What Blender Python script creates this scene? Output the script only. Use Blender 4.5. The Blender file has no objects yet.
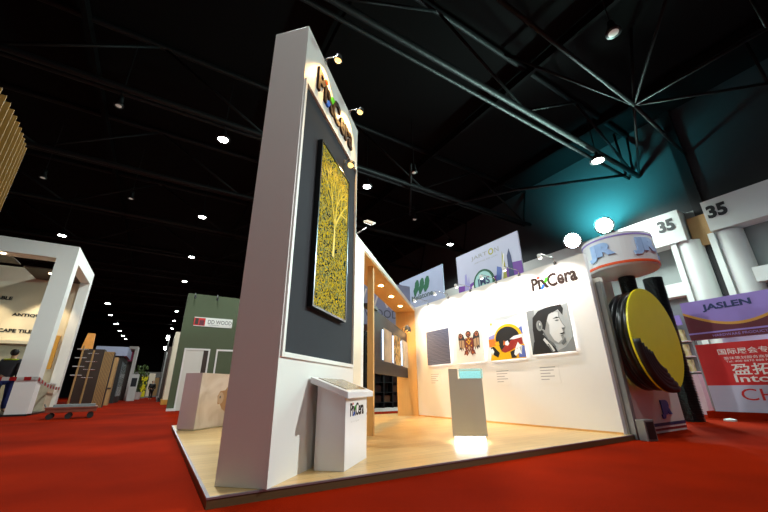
import bpy, math, random
from mathutils import Matrix, Vector
random.seed(7)
R_ = math.radians
S = bpy.context.scene
COL = S.collection
# ------------------------------------------------------------------ camera
cam_d = bpy.data.cameras.new('camera')
cam = bpy.data.objects.new('camera', cam_d); COL.objects.link(cam); S.camera = cam
cam_d.sensor_width = 36.0
cam_d.lens = 350.2 / 768 * 36.0
cam_d.clip_end = 400
PIT, ROL, AZ = R_(20.78), R_(-0.73), R_(31.58)
F = Vector((math.sin(AZ)*math.cos(PIT), math.cos(AZ)*math.cos(PIT), math.sin(PIT)))
RT = Vector((math.cos(AZ), -math.sin(AZ), 0)); UP = RT.cross(F)
cx = RT*math.cos(ROL) + UP*math.sin(ROL); cy = -RT*math.sin(ROL) + UP*math.cos(ROL); cz = -F
mw = Matrix(((cx.x, cy.x, cz.x, 0), (cx.y, cy.y, cz.y, 0), (cx.z, cy.z, cz.z, 0.8), (0, 0, 0, 1)))
cam.matrix_world = mw
# ------------------------------------------------------------------ world, exposure
S.view_settings.view_transform = 'Standard'
S.view_settings.look = 'None'
S.view_settings.gamma = 1.0
S.view_settings.use_curve_mapping = False
S.view_settings.exposure = 0.28
W = bpy.data.worlds.new('world'); S.world = W; W.use_nodes = True
W.node_tree.nodes['Background'].inputs[0].default_value = (0.75, 0.85, 1.0, 1)
W.node_tree.nodes['Background'].inputs[1].default_value = 0.03
try:
    S.cycles.use_denoising = True
    S.cycles.max_bounces = 6
    S.cycles.sample_clamp_indirect = 6.0
    S.cycles.caustics_reflective = False
    S.cycles.caustics_refractive = False
except Exception:
    pass
HALL_W = 1100.0      # watts of one hall lamp
def light(name, kind, loc, power, color, parent=None, target=None, angle=120, blend=0.6, size=0.1):
    d = bpy.data.lights.new(name, kind); d.energy = power; d.color = color
    if kind in ('SPOT', 'POINT'): d.shadow_soft_size = size
    if kind == 'SPOT': d.spot_size = R_(angle); d.spot_blend = blend
    o = bpy.data.objects.new(name, d); COL.objects.link(o); o.location = loc
    if parent: o.parent = parent
    if target is not None:
        v = Vector(target) - Vector(loc)
        o.rotation_euler = v.to_track_quat('-Z', 'Y').to_euler()
    return o
COOL = (0.90, 1.0, 0.97); WARM = (1.0, 0.55, 0.18); NEUT = (1.0, 0.95, 0.89)

# ------------------------------------------------------------------ materials
def lin(c):
    c = c/255.0
    return c/12.92 if c <= 0.04045 else ((c+0.055)/1.055)**2.4
def rgb(r, g, b): return (lin(r), lin(g), lin(b), 1)
MATS = {}
def mat(name, col, rough=0.5, metal=0.0, emit=0.0, ecol=None, var=0.06, scale=6.0, stretch=(1,1,1), spec=0.5, bump=0.0, trans=0.0, alpha=1.0):
    m = bpy.data.materials.new(name); m.use_nodes = True
    nt = m.node_tree; b = nt.nodes['Principled BSDF']
    b.inputs['Roughness'].default_value = rough; b.inputs['Metallic'].default_value = metal
    b.inputs['Specular IOR Level'].default_value = spec
    tc = nt.nodes.new('ShaderNodeTexCoord'); mp = nt.nodes.new('ShaderNodeMapping')
    mp.inputs['Scale'].default_value = stretch
    nt.links.new(tc.outputs['Object'], mp.inputs[0])
    nz = nt.nodes.new('ShaderNodeTexNoise'); nz.inputs['Scale'].default_value = scale; nz.inputs['Detail'].default_value = 4
    nt.links.new(mp.outputs[0], nz.inputs['Vector'])
    mx = nt.nodes.new('ShaderNodeMix'); mx.data_type = 'RGBA'
    mx.inputs['A'].default_value = tuple(min(1, c*(1+var)) for c in col[:3]) + (1,)
    mx.inputs['B'].default_value = tuple(c*(1-var) for c in col[:3]) + (1,)
    nt.links.new(nz.outputs['Fac'], mx.inputs['Factor'])
    nt.links.new(mx.outputs['Result'], b.inputs['Base Color'])
    if bump:
        bp = nt.nodes.new('ShaderNodeBump'); bp.inputs['Strength'].default_value = bump
        nt.links.new(nz.outputs['Fac'], bp.inputs['Height']); nt.links.new(bp.outputs[0], b.inputs['Normal'])
    if emit:
        b.inputs['Emission Color'].default_value = ecol or col; b.inputs['Emission Strength'].default_value = emit
    if trans: b.inputs['Transmission Weight'].default_value = trans
    if alpha < 1: b.inputs['Alpha'].default_value = alpha
    MATS[name] = m
    return m
white = mat('painted white board', rgb(228, 226, 222), 0.45, var=0.015)
white_warm = mat('cream painted board', rgb(226, 214, 190), 0.5, var=0.03)
lilac_white = mat('white laminate', rgb(222, 222, 226), 0.35, var=0.02)
tower_white = mat('white tower laminate', rgb(226, 224, 220), 0.5, var=0.015)
dark_panel = mat('charcoal panel', rgb(64, 66, 70), 0.7, var=0.05, spec=0.0)
slate = mat('slate grey panel', rgb(54, 52, 57), 0.6, spec=0.2, var=0.15, scale=12, bump=0.05)
black = mat('matt black', rgb(14, 14, 16), 0.5, var=0.2)
black_gloss = mat('black plastic', rgb(12, 13, 15), 0.3, var=0.2)
rubber = mat('black rubber', rgb(16, 16, 17), 0.55, var=0.2)
grey = mat('grey laminate', rgb(214, 212, 202), 0.5, var=0.02)
grey_metal = mat('grey metal', rgb(132, 134, 134), 0.4, 0.5, var=0.05)
chrome = mat('brushed steel', rgb(190, 190, 190), 0.25, 0.9, var=0.05)
lavender_metal = mat('aluminium edge trim', rgb(150, 140, 148), 0.4, 0.6, var=0.05)
edge_wood = mat('dark wood edge', rgb(92, 70, 44), 0.45, var=0.25, scale=5, stretch=(3, 3, 20))
oak = mat('honey oak veneer', rgb(206, 158, 92), 0.5, var=0.12, scale=3, stretch=(14, 14, 0.8))
green_paint = mat('dark green paint', rgb(78, 88, 62), 0.7, var=0.05)
mauve = mat('pale mauve laminate', rgb(206, 184, 188), 0.5, var=0.03)
steel_dark = mat('dark roof steel', rgb(18, 19, 21), 0.55, 0.0, var=0.2, spec=0.2)
roof_dark = mat('black roof sheet', rgb(9, 9, 10), 0.9, var=0.3, scale=0.5, spec=0.1)
hall_grey = mat('grey hall cladding', rgb(132, 138, 136), 0.6, var=0.05, scale=1)
hall_pale = mat('pale hall cladding', rgb(206, 210, 206), 0.5, var=0.04, scale=1)
lamp_on = mat('lit lamp lens', rgb(255, 255, 255), 0.4, emit=30, ecol=(0.93, 1, 0.97, 1))
lamp_off = mat('unlit lamp lens', rgb(190, 186, 178), 0.4, var=0.05, emit=0.12, ecol=(1, .95, .85, 1))  # faint glow put into the lens although the lamp is off
bulb_warm = mat('warm halogen bulb', rgb(255, 220, 160), 0.4, emit=1.7, ecol=(1, .62, .2, 1))
down_on = mat('warm downlight lens', rgb(255, 235, 200), 0.4, emit=25, ecol=(1, .8, .5, 1))
led_white = mat('white led strip', rgb(250, 252, 255), 0.4, emit=8.0, ecol=(.93, .96, 1, 1))
led_blue = mat('cool blue led strip', rgb(220, 235, 255), 0.4, emit=2.6, ecol=(.55, .72, 1, 1))
ink = mat('dark brown lettering', rgb(44, 32, 28), 0.7, spec=0.1)
ink_grey = mat('grey small print', rgb(150, 150, 152), 0.6)
ink_pale = mat('pale grey small print', rgb(186, 186, 190), 0.6)
ink_blk = mat('black lettering', rgb(24, 26, 28), 0.5)
red_dot = mat('orange red dot', rgb(206, 56, 20), 0.6, spec=.1)
lime = mat('lime green stroke', rgb(60, 160, 30), 0.6, spec=.1)
azure = mat('azure stroke', rgb(30, 90, 206), 0.6, spec=.1)
glass_teal = mat('teal glass', rgb(196, 240, 238), 0.05, trans=0.85, var=0.02, emit=0.08, ecol=(.4, .9, .88, 1))  # faint teal emission put into the glass itself to brighten it
red_p = mat('red vinyl', rgb(196, 22, 24), 0.5, var=0.05)
maroon = mat('maroon vinyl', rgb(96, 20, 40), 0.5)
violet = mat('violet vinyl', rgb(150, 128, 206), 0.5, var=0.06)
purple = mat('purple print', rgb(104, 44, 150), 0.5)
banner_white = mat('banner cloth white', rgb(186, 188, 210), 0.6, var=0.06, scale=1.5)
banner_blue = mat('banner cloth pale blue', rgb(150, 158, 184), 0.6, var=0.12, scale=1.0)
tree_green = mat('dark green print', rgb(18, 84, 56), 0.6)
teal_pale = mat('pale teal print', rgb(160, 206, 204), 0.6)
navy = mat('navy print', rgb(26, 42, 96), 0.5)
olive = mat('olive print', rgb(160, 156, 60), 0.5)
gold = mat('gold print', rgb(206, 150, 60), 0.5)
yellow = mat('yellow plastic', rgb(222, 212, 6), 0.45, var=0.06, scale=3)
orange = mat('orange band', rgb(232, 84, 30), 0.4)
cyan_logo = mat('cyan violet acrylic', rgb(160, 190, 244), 0.35, var=0.25, scale=5)
blue_logo = mat('blue acrylic', rgb(40, 60, 190), 0.35, var=0.3, scale=5)
brown = mat('dark brown board', rgb(52, 34, 24), 0.5, var=0.2)
tan = mat('tan board', rgb(168, 132, 84), 0.6, var=0.2, stretch=(8, 8, 1))
stone = mat('pale stone', rgb(190, 178, 152), 0.6, var=0.25, scale=9)
wood_red = mat('reddish wood', rgb(120, 52, 34), 0.5, var=0.25)
skin = mat('skin', rgb(196, 150, 120), 0.6)
hair = mat('black hair', rgb(16, 14, 14), 0.6)
cloth_grey = mat('charcoal cloth', rgb(60, 64, 70), 0.8)
cloth_blue = mat('blue cloth', rgb(34, 48, 110), 0.8)
hi_vis = mat('lime reflective band', rgb(190, 220, 40), 0.6)
leaf = mat('leaf green', rgb(70, 92, 36), 0.6, var=0.3)
magenta = mat('magenta print', rgb(150, 30, 80), 0.5)
# colours used in the pictures
P = {}
for k, c in dict(cream=(232,226,216), brownred=(112,48,40), rust=(168,92,52), char=(44,36,36), beige=(172,138,104), greyl=(164,170,172), greym=(126,131,133), greyd=(96,100,102), nearblk=(22,22,24), facel=(200,203,203), facem=(136,139,139), yel=(232,176,8), red=(150,36,26), whitep=(236,238,240), sky=(176,186,198), bluep=(84,104,176), lilac=(150,146,200), orangep=(230,120,40)).items():
    P[k] = mat('paint ' + k, rgb(*c), 0.5, var=0.05, scale=20)

def node_mat(name):
    m = bpy.data.materials.new(name); m.use_nodes = True
    return m, m.node_tree, m.node_tree.nodes['Principled BSDF']
def ramp(nt, stops):
    r = nt.nodes.new('ShaderNodeValToRGB'); e = r.color_ramp.elements
    while len(e) < len(stops): e.new(0.5)
    for i, (p_, c) in enumerate(stops): e[i].position = p_; e[i].color = c
    return r
def tex(nt, kind, scale, stretch=(1,1,1), **kw):
    tc = nt.nodes.new('ShaderNodeTexCoord'); mp = nt.nodes.new('ShaderNodeMapping'); mp.inputs['Scale'].default_value = stretch
    nt.links.new(tc.outputs['Object'], mp.inputs[0]); t = nt.nodes.new(kind); nt.links.new(mp.outputs[0], t.inputs['Vector'])
    t.inputs['Scale'].default_value = scale
    for k, v in kw.items(): t.inputs[k].default_value = v
    return t
# carpet
carpet, nt, b = node_mat('red exhibition carpet')
n1 = tex(nt, 'ShaderNodeTexNoise', 0.5, Detail=5.0); n2 = tex(nt, 'ShaderNodeTexNoise', 90.0, Detail=3.0)
r1 = ramp(nt, [(0.3, rgb(122, 22, 2)), (0.7, rgb(160, 34, 3))]); nt.links.new(n1.outputs['Fac'], r1.inputs[0])
r2 = ramp(nt, [(0.3, (0.62, 0.62, 0.62, 1)), (0.7, (1, 1, 1, 1))]); nt.links.new(n2.outputs['Fac'], r2.inputs[0])
mm = nt.nodes.new('ShaderNodeMix'); mm.data_type = 'RGBA'; mm.blend_type = 'MULTIPLY'; mm.inputs['Factor'].default_value = 1
nt.links.new(r1.outputs[0], mm.inputs['A']); nt.links.new(r2.outputs[0], mm.inputs['B']); nt.links.new(mm.outputs['Result'], b.inputs['Base Color'])
b.inputs['Roughness'].default_value = 0.95; b.inputs['Specular IOR Level'].default_value = 0.02
bp = nt.nodes.new('ShaderNodeBump'); bp.inputs['Strength'].default_value = 0.3; bp.inputs['Distance'].default_value = 0.01
nt.links.new(n2.outputs['Fac'], bp.inputs['Height']); nt.links.new(bp.outputs[0], b.inputs['Normal'])
# oak plank floor
planks, nt, b = node_mat('pale oak planks')
br = tex(nt, 'ShaderNodeTexBrick', 1.0)
br.offset = 0.37; br.inputs['Color1'].default_value = rgb(216, 182, 126); br.inputs['Color2'].default_value = rgb(200, 162, 104)
br.inputs['Mortar'].default_value = rgb(130, 104, 70); br.inputs['Mortar Size'].default_value = 0.0025
br.inputs['Brick Width'].default_value = 1.6; br.inputs['Row Height'].default_value = 0.16
g1 = tex(nt, 'ShaderNodeTexNoise', 2.2, (1.0, 16, 1), Detail=6.0)
rg = ramp(nt, [(0.3, (0.80, 0.76, 0.70, 1)), (0.7, (1, 1, 1, 1))]); nt.links.new(g1.outputs['Fac'], rg.inputs[0])
mm = nt.nodes.new('ShaderNodeMix'); mm.data_type = 'RGBA'; mm.blend_type = 'MULTIPLY'; mm.inputs['Factor'].default_value = 1
nt.links.new(br.outputs['Color'], mm.inputs['A']); nt.links.new(rg.outputs[0], mm.inputs['B']); nt.links.new(mm.outputs['Result'], b.inputs['Base Color'])
b.inputs['Roughness'].default_value = 0.32
# gold swirl picture (tower)
swirl, nt, b = node_mat('gold and teal swirl print')
v1 = tex(nt, 'ShaderNodeTexNoise', 8.0, Detail=1.5, Distortion=5.0)
rs = ramp(nt, [(0.40, rgb(20, 40, 44)), (0.46, rgb(50, 76, 66)), (0.49, rgb(186, 150, 6)), (0.56, rgb(206, 172, 10)), (0.62, rgb(84, 110, 96))])
nt.links.new(v1.outputs['Fac'], rs.inputs[0]); nt.links.new(rs.outputs[0], b.inputs['Base Color']); b.inputs['Roughness'].default_value = 0.25; b.inputs['Specular IOR Level'].default_value = 0.0
# fine wave relief picture
waves, nt, b = node_mat('fine blue grey waves')
wv = tex(nt, 'ShaderNodeTexWave', 9.0, (0.5, 1, 1), Distortion=4.0, Detail=1.0); wv.bands_direction = 'Z'
rw = ramp(nt, [(0.25, rgb(52, 56, 78)), (0.75, rgb(108, 112, 132))]); nt.links.new(wv.outputs['Fac'], rw.inputs[0]); nt.links.new(rw.outputs[0], b.inputs['Base Color'])
# tile sample, mosaic samples
marble, nt, b = node_mat('brown stone sample')
v1 = tex(nt, 'ShaderNodeTexNoise', 6.0, Detail=6.0, Distortion=2.0); rs = ramp(nt, [(0.35, rgb(96, 88, 68)), (0.65, rgb(168, 156, 128))])
nt.links.new(v1.outputs['Fac'], rs.inputs[0]); nt.links.new(rs.outputs[0], b.inputs['Base Color']); b.inputs['Roughness'].default_value = 0.2
mosaic, nt, b = node_mat('ochre mosaic picture')
v1 = tex(nt, 'ShaderNodeTexNoise', 5.0, Detail=5.0, Distortion=1.5); rs = ramp(nt, [(0.38, rgb(70, 70, 60)), (0.5, rgb(206, 160, 70)), (0.6, rgb(226, 206, 150))])
nt.links.new(v1.outputs['Fac'], rs.inputs[0]); nt.links.new(rs.outputs[0], b.inputs['Base Color'])
ivory_pic = mat('ivory relief picture', rgb(214, 200, 176), 0.5, var=0.3, scale=7)
bull, nt, b = node_mat('pale animal print')
v1 = tex(nt, 'ShaderNodeTexNoise', 2.0, Detail=3.0, Distortion=0.6); rs = ramp(nt, [(0.42, rgb(232, 226, 222)), (0.62, rgb(206, 196, 188))])
nt.links.new(v1.outputs['Fac'], rs.inputs[0]); nt.links.new(rs.outputs[0], b.inputs['Base Color'])
products, nt, b = node_mat('yellow product packs')
v1 = tex(nt, 'ShaderNodeTexVoronoi', 6.0); rs = ramp(nt, [(0.0, rgb(120, 104, 60)), (0.5, rgb(206, 196, 130)), (1.0, rgb(230, 224, 190))])
nt.links.new(v1.outputs['Distance'], rs.inputs[0]); nt.links.new(rs.outputs[0], b.inputs['Base Color'])

# ------------------------------------------------------------------ mesh helper
class MB:
    def __init__(s): s.v = []; s.f = []; s.m = []
    def add(s, vs, fs, mi=0, M=None):
        o = len(s.v)
        s.v += [tuple(M @ Vector(p)) if M is not None else tuple(p) for p in vs]
        s.f += [tuple(i+o for i in f) for f in fs]; s.m += [mi]*len(fs)
        return s
    def box(s, a, b, mi=0, M=None):
        x0, y0, z0 = a; x1, y1, z1 = b
        x0, x1 = min(x0, x1), max(x0, x1); y0, y1 = min(y0, y1), max(y0, y1); z0, z1 = min(z0, z1), max(z0, z1)
        v = [(x0,y0,z0),(x1,y0,z0),(x1,y1,z0),(x0,y1,z0),(x0,y0,z1),(x1,y0,z1),(x1,y1,z1),(x0,y1,z1)]
        return s.add(v, [(3,2,1,0),(4,5,6,7),(0,1,5,4),(1,2,6,5),(2,3,7,6),(3,0,4,7)], mi, M)
    def tube(s, pts, r, n=10, mi=0, closed=False, radii=None):
        pts = [Vector(p) for p in pts]; k = len(pts); rings = []
        nrm = None
        for i, p in enumerate(pts):
            a = pts[(i-1) % k] if (closed or i > 0) else pts[0]
            b = pts[(i+1) % k] if (closed or i < k-1) else pts[-1]
            t = (b-a).normalized()
            if nrm is None:
                nrm = t.cross(Vector((0,0,1)))
                if nrm.length < 1e-3: nrm = t.cross(Vector((1,0,0)))
            nrm = (nrm - t*nrm.dot(t)).normalized(); bi = t.cross(nrm)
            rr = radii[i] if radii else r
            rings.append([p + nrm*rr*math.cos(2*math.pi*j/n) + bi*rr*math.sin(2*math.pi*j/n) for j in range(n)])
        v = [q for rg_ in rings for q in rg_]; f = []
        m_ = k if closed else k-1
        for i in range(m_):
            i2 = (i+1) % k
            for j in range(n): f.append((i*n+j, i*n+(j+1) % n, i2*n+(j+1) % n, i2*n+j))
        if not closed: f += [tuple(range(n))[::-1], tuple((k-1)*n+j for j in range(n))]
        return s.add(v, f, mi)
    def lathe(s, prof, c=(0,0,0), n=32, mi=0, a0=0, a1=360):
        full = abs(a1-a0) >= 360; cols = n if full else n+1; v = []; f = []; k = len(prof)
        for i in range(cols):
            a = R_(a0 + (a1-a0)*i/n)
            for r, z in prof: v.append((c[0]+r*math.cos(a), c[1]+r*math.sin(a), c[2]+z))
        for i in range(n):
            i2 = (i+1) % cols
            for j in range(k-1): f.append((i*k+j, i2*k+j, i2*k+j+1, i*k+j+1))
        if full:
            if prof[0][0] > 1e-6: f.append(tuple(i*k for i in range(cols))[::-1])
            if prof[-1][0] > 1e-6: f.append(tuple(i*k+k-1 for i in range(cols)))
        return s.add(v, f, mi)
    def sheet(s, pts, y, mi=0):            # flat polygon in the xz plane, seen from -y
        return s.add([(x, y, z) for x, z in pts], [tuple(range(len(pts)))], mi)
    def prism(s, pts, y0, y1, mi=0):       # xz outline extruded along y
        k = len(pts); v = [(x, y0, z) for x, z in pts] + [(x, y1, z) for x, z in pts]
        f = [tuple(range(k)), tuple(range(k, 2*k))[::-1]] + [(i, i+k, (i+1) % k + k, (i+1) % k) for i in range(k)]
        return s.add(v, f, mi)
    def build(s, name, mats, parent=None, smooth=False, bevel=0.0, loc=None):
        me = bpy.data.meshes.new(name); me.from_pydata(s.v, [], s.f)
        if not isinstance(mats, (list, tuple)): mats = [mats]
        for m in mats: me.materials.append(m)
        me.polygons.foreach_set('material_index', s.m)
        if smooth: me.polygons.foreach_set('use_smooth', [True]*len(s.f))
        me.update()
        o = bpy.data.objects.new(name, me); COL.objects.link(o)
        if parent: o.parent = parent
        if loc is not None: o.location = loc
        if bevel:
            bv = o.modifiers.new('bevel', 'BEVEL'); bv.width = bevel; bv.segments = 2; bv.limit_method = 'ANGLE'; bv.angle_limit = R_(40)
        return o
def tag(o, label=None, cat=None, group=None, kind=None):
    if label: o['label'] = label
    if cat: o['category'] = cat
    if group: o['group'] = group
    if kind: o['kind'] = kind
    return o
def thing(name, label, cat, loc=(0,0,0), rz=0.0, group=None):
    o = bpy.data.objects.new(name, None); COL.objects.link(o); o.location = loc; o.rotation_euler = (0, 0, R_(rz)); o.empty_display_size = 0.2
    return tag(o, label, cat, group)
def struct(o): o['kind'] = 'structure'; return o
def ell(cx_, cz_, rx, rz, n=24, a0=0, a1=360):
    full = abs(a1-a0) >= 360
    return [(cx_+rx*math.cos(R_(a0+(a1-a0)*i/n)), cz_+rz*math.sin(R_(a0+(a1-a0)*i/n))) for i in range(n if full else n+1)]
def text_geo(s, bold=0.0, depth=0.0, spacing=1.0):
    cu = bpy.data.curves.new('t', 'FONT'); cu.body = s; cu.offset = bold; cu.extrude = depth; cu.space_character = spacing; cu.resolution_u = 3
    o = bpy.data.objects.new('t', cu); COL.objects.link(o)
    dg = bpy.context.evaluated_depsgraph_get(); me = bpy.data.meshes.new_from_object(o.evaluated_get(dg))
    vs = [v.co.copy() for v in me.vertices]; fs = [tuple(p.vertices) for p in me.polygons]
    bpy.data.objects.remove(o); bpy.data.curves.remove(cu); bpy.data.meshes.remove(me)
    return vs, fs
def put_text(mb, s, x0, z0, w, h, y, mi=0, bold=0.0, depth=0.0, spacing=1.0, wrap=None):
    """letters standing in the xz plane in the box x0..x0+w, z0..z0+h, face at y, seen from -y"""
    vs, fs = text_geo(s, bold, 0.0, spacing)
    xs = [v.x for v in vs]; ys = [v.y for v in vs]
    ax, bx, ay, by = min(xs), max(xs), min(ys), max(ys)
    out = [Vector((x0+(v.x-ax)/(bx-ax)*w, y, z0+(v.y-ay)/(by-ay)*h)) for v in vs]
    if depth:
        edges = {}
        for f in fs:
            for i in range(len(f)): e = (f[i], f[(i+1) % len(f)]); edges[e] = 1
        k = len(out); back = [v + Vector((0, depth, 0)) for v in out]
        sides = [(a, b_, b_+k, a+k) for (a, b_) in edges if (b_, a) not in edges]
        out = out+back; fs = fs + sides
    if wrap: out = [wrap(v) for v in out]
    mb.add(out, fs, mi)
    return mb
PIXMATS = [ink, red_dot, lime, azure, ink_pale]
def logo(parent, x0, z0, w, h, y, depth, bold=0.03, tagline=True):
    """the stand's word mark: dark letters, an orange red dot, an x with a lime and an azure stroke; h = cap height"""
    m = MB()
    ext = lambda q: (lambda vs: (min(v.x for v in vs), max(v.x for v in vs)))(text_geo(q, bold)[0])
    full = ext('PıxCera'); k = w/(full[1]-full[0]); X_ = lambda x: x0+(x-full[0])*k
    for pre, ch, hh in (('', 'P', 1), ('P', 'ı', .76), ('Pıx', 'C', 1.02), ('PıxC', 'era', .79)):
        a_ = ext(pre + ch)[1]; w_ = ext(ch); l_ = a_-(w_[1]-w_[0])
        put_text(m, ch, X_(l_), z0-(.01*h if ch in ('C', 'era') else 0), (a_-l_)*k, h*hh, y, 0, bold, depth)
    i0, i1 = X_(ext('Pı')[1]-(ext('ı')[1]-ext('ı')[0])), X_(ext('Pı')[1])
    m.prism(ell((i0+i1)/2+.1*(i1-i0), z0+h*.94, (i1-i0)*.72, h*.09, 12), y, y+depth, 1)
    xb = X_(ext('Pıx')[1])+.008*w; xa = xb-(ext('x')[1]-ext('x')[0])*k; t = (xb-xa)*.30; u = w
    xm = (xa+xb)/2; zm = z0+h*.37
    m.prism([(xa, z0+h*.75), (xa+t*1.2, z0+h*.75), (xb, z0), (xb-t*1.2, z0)], y, y+depth, 0)
    m.prism([(xa, z0), (xa+t*1.0, z0), (xm+t*.0, zm-h*.10), (xm-t*.8, zm-h*.06)], y-.001, y+depth, 3)
    m.prism([(xm+t*.0, zm+h*.10), (xm+t*.8, zm+h*.04), (xb+t*.2, z0+h*.80), (xb-t*.9, z0+h*.80)], y-.001, y+depth, 2)
    lg = m.build('logo_lettering', PIXMATS, parent)
    if tagline:
        t_ = MB(); put_text(t_, 'Last Long Happiness', x0+.04*u, z0-h*.52, .62*u, h*.2, y+depth-.002, 0)
        t_.build('tagline_lettering', ink_pale, parent)
    return lg

# ================================================================== SETTING
struct(MB().box((-30, -12, -0.2), (18.6, 90, 0)).build('floor', carpet))
struct(MB().box((-30, -12, 13.0), (19.6, 90, 13.2)).build('ceiling', roof_dark))
struct(MB().box((-30, 89.5, 0), (19, 90, 13)).build('wall_back', mat('dark far wall', rgb(16, 17, 18), 0.8)))
struct(MB().box((-30.3, -12, 0), (-30, 90, 13)).build('wall_left', black))
wr = MB(); wr.box((18.6, -12, 0), (19.0, 90, 7.9))
struct(wr.build('wall_right', hall_grey))
struct(MB().box((18.6, -12, 7.9), (19.0, 90, 13)).build('trim_7', mat('dusky upper wall', rgb(46, 48, 50), .8, var=.1)))
# pale header bands and half round columns on the right hall wall
h = MB(); h.box((17.9, 4.88, 6.5), (18.6, 40, 7.92)); h.box((18.1, 4.7, 4.3), (18.6, 40, 4.85))
t1 = struct(h.build('trim_1', hall_pale))
h = MB(); h.box((17.9, -12, 6.55), (18.6, 4.08, 7.85)); h.box((18.1, -12, 4.3), (18.6, 3.4, 4.85))
t2 = struct(h.build('trim_2', hall_pale))
def col(n, y):
    m = MB()
    m.lathe([(0.46, 0), (0.46, 6.5), (0.05, 6.52)], (18.45, y, 0), 24, 0, 90, 270)
    m.box((17.95, y+0.30, 0), (18.6, y+0.50, 6.5))
    return struct(m.build('trim_%d' % n, hall_pale, smooth=False))
col(3, 5.0); col(4, 3.72)
struct(MB().box((18.3, 4.12, 6.2), (18.58, 4.8, 7.5)).build('trim_5', tan))
struct(MB().box((18.45, 4.12, 0), (18.59, 4.5, 13)).build('trim_6', black))
for n, y0 in ((1, 5.72), (2, 3.98)):
    m = MB(); M_ = Matrix.Translation((17.88, y0, 0)) @ Matrix.Rotation(R_(-90), 4, 'Z')
    q = MB(); put_text(q, '35', 0, 7.08 if n == 1 else 7.05, 0.62, 0.55, 0, 0, 0.05)
    m.add(q.v, q.f, 0, M_); m.build('number_lettering', ink_blk, t1 if n == 1 else t2)
# roof trusses across the hall
def truss(n, y, z=10.5, x0=-30, x1=18.6, top=12.9, step=4.0, r=0.11):
    m = MB(); m.tube([(x0, y, z), (x1, y, z)], r, 8); m.tube([(x0, y+.45, z+.12), (x1, y+.45, z+.12)], r*.7, 8); m.tube([(x0, y, top), (x1, y, top)], r, 8)
    x = x0; k = 0
    while x < x1:
        xb = min(x+step, x1); a, b_ = ((z, top), (top, z))[k % 2]
        m.tube([(x, y, a), (xb, y, b_)], r*.5, 6); x += step; k += 1
    return struct(m.build('trim_%d' % n, steel_dark, smooth=True))
for i, y in enumerate((6.03, 12.36, 17.8, 23.2, 29.6, 36.0, 42.5, 49.0, 56.0, 63.0, 70.0, 77.0)): truss(10+i, y)
m = MB()
for x in (-26, -21, -16, -11, -4.2, 3.3, 10.6, 16.0): m.box((x-.08, -12, 12.5), (x+.08, 89, 12.9))
struct(m.build('trim_30', roof_dark))
m = MB(); J = (13.25, 3.78, 10.5)
m.tube([(6.0, 3.74, 10.5), J], .07, 8); m.tube([J, (18.5, 4.1, 10.5)], .07, 8)
for q in ((16.2, 0.9, 10.5), (13.4, 0.26, 10.5), (12.4, 2.9, 12.9), (14.3, 4.6, 12.9), (18.3, 5.9, 10.5), (10.5, .5, 12.9), (9.2, 6.0, 12.9)): m.tube([J, q], .05, 8)
m.tube([(11.0, 14.9, 10.5), (14.3, 10.02, 10.5), (17.9, 6.3, 10.5)], .07, 8); m.tube([(8.2, 10.9, 10.5), (11.15, 15.1, 10.5)], .06, 8)
m.tube([(17.9, 6.3, 10.5), (17.9, 6.3, 12.95)], .06, 8); m.tube([(16.2, .9, 10.5), (16.2, .9, 12.95)], .05, 8); m.tube([(13.4, .26, 10.5), (13.4, .26, 12.95)], .05, 8)
struct(m.build('trim_31', steel_dark, smooth=True))

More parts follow.
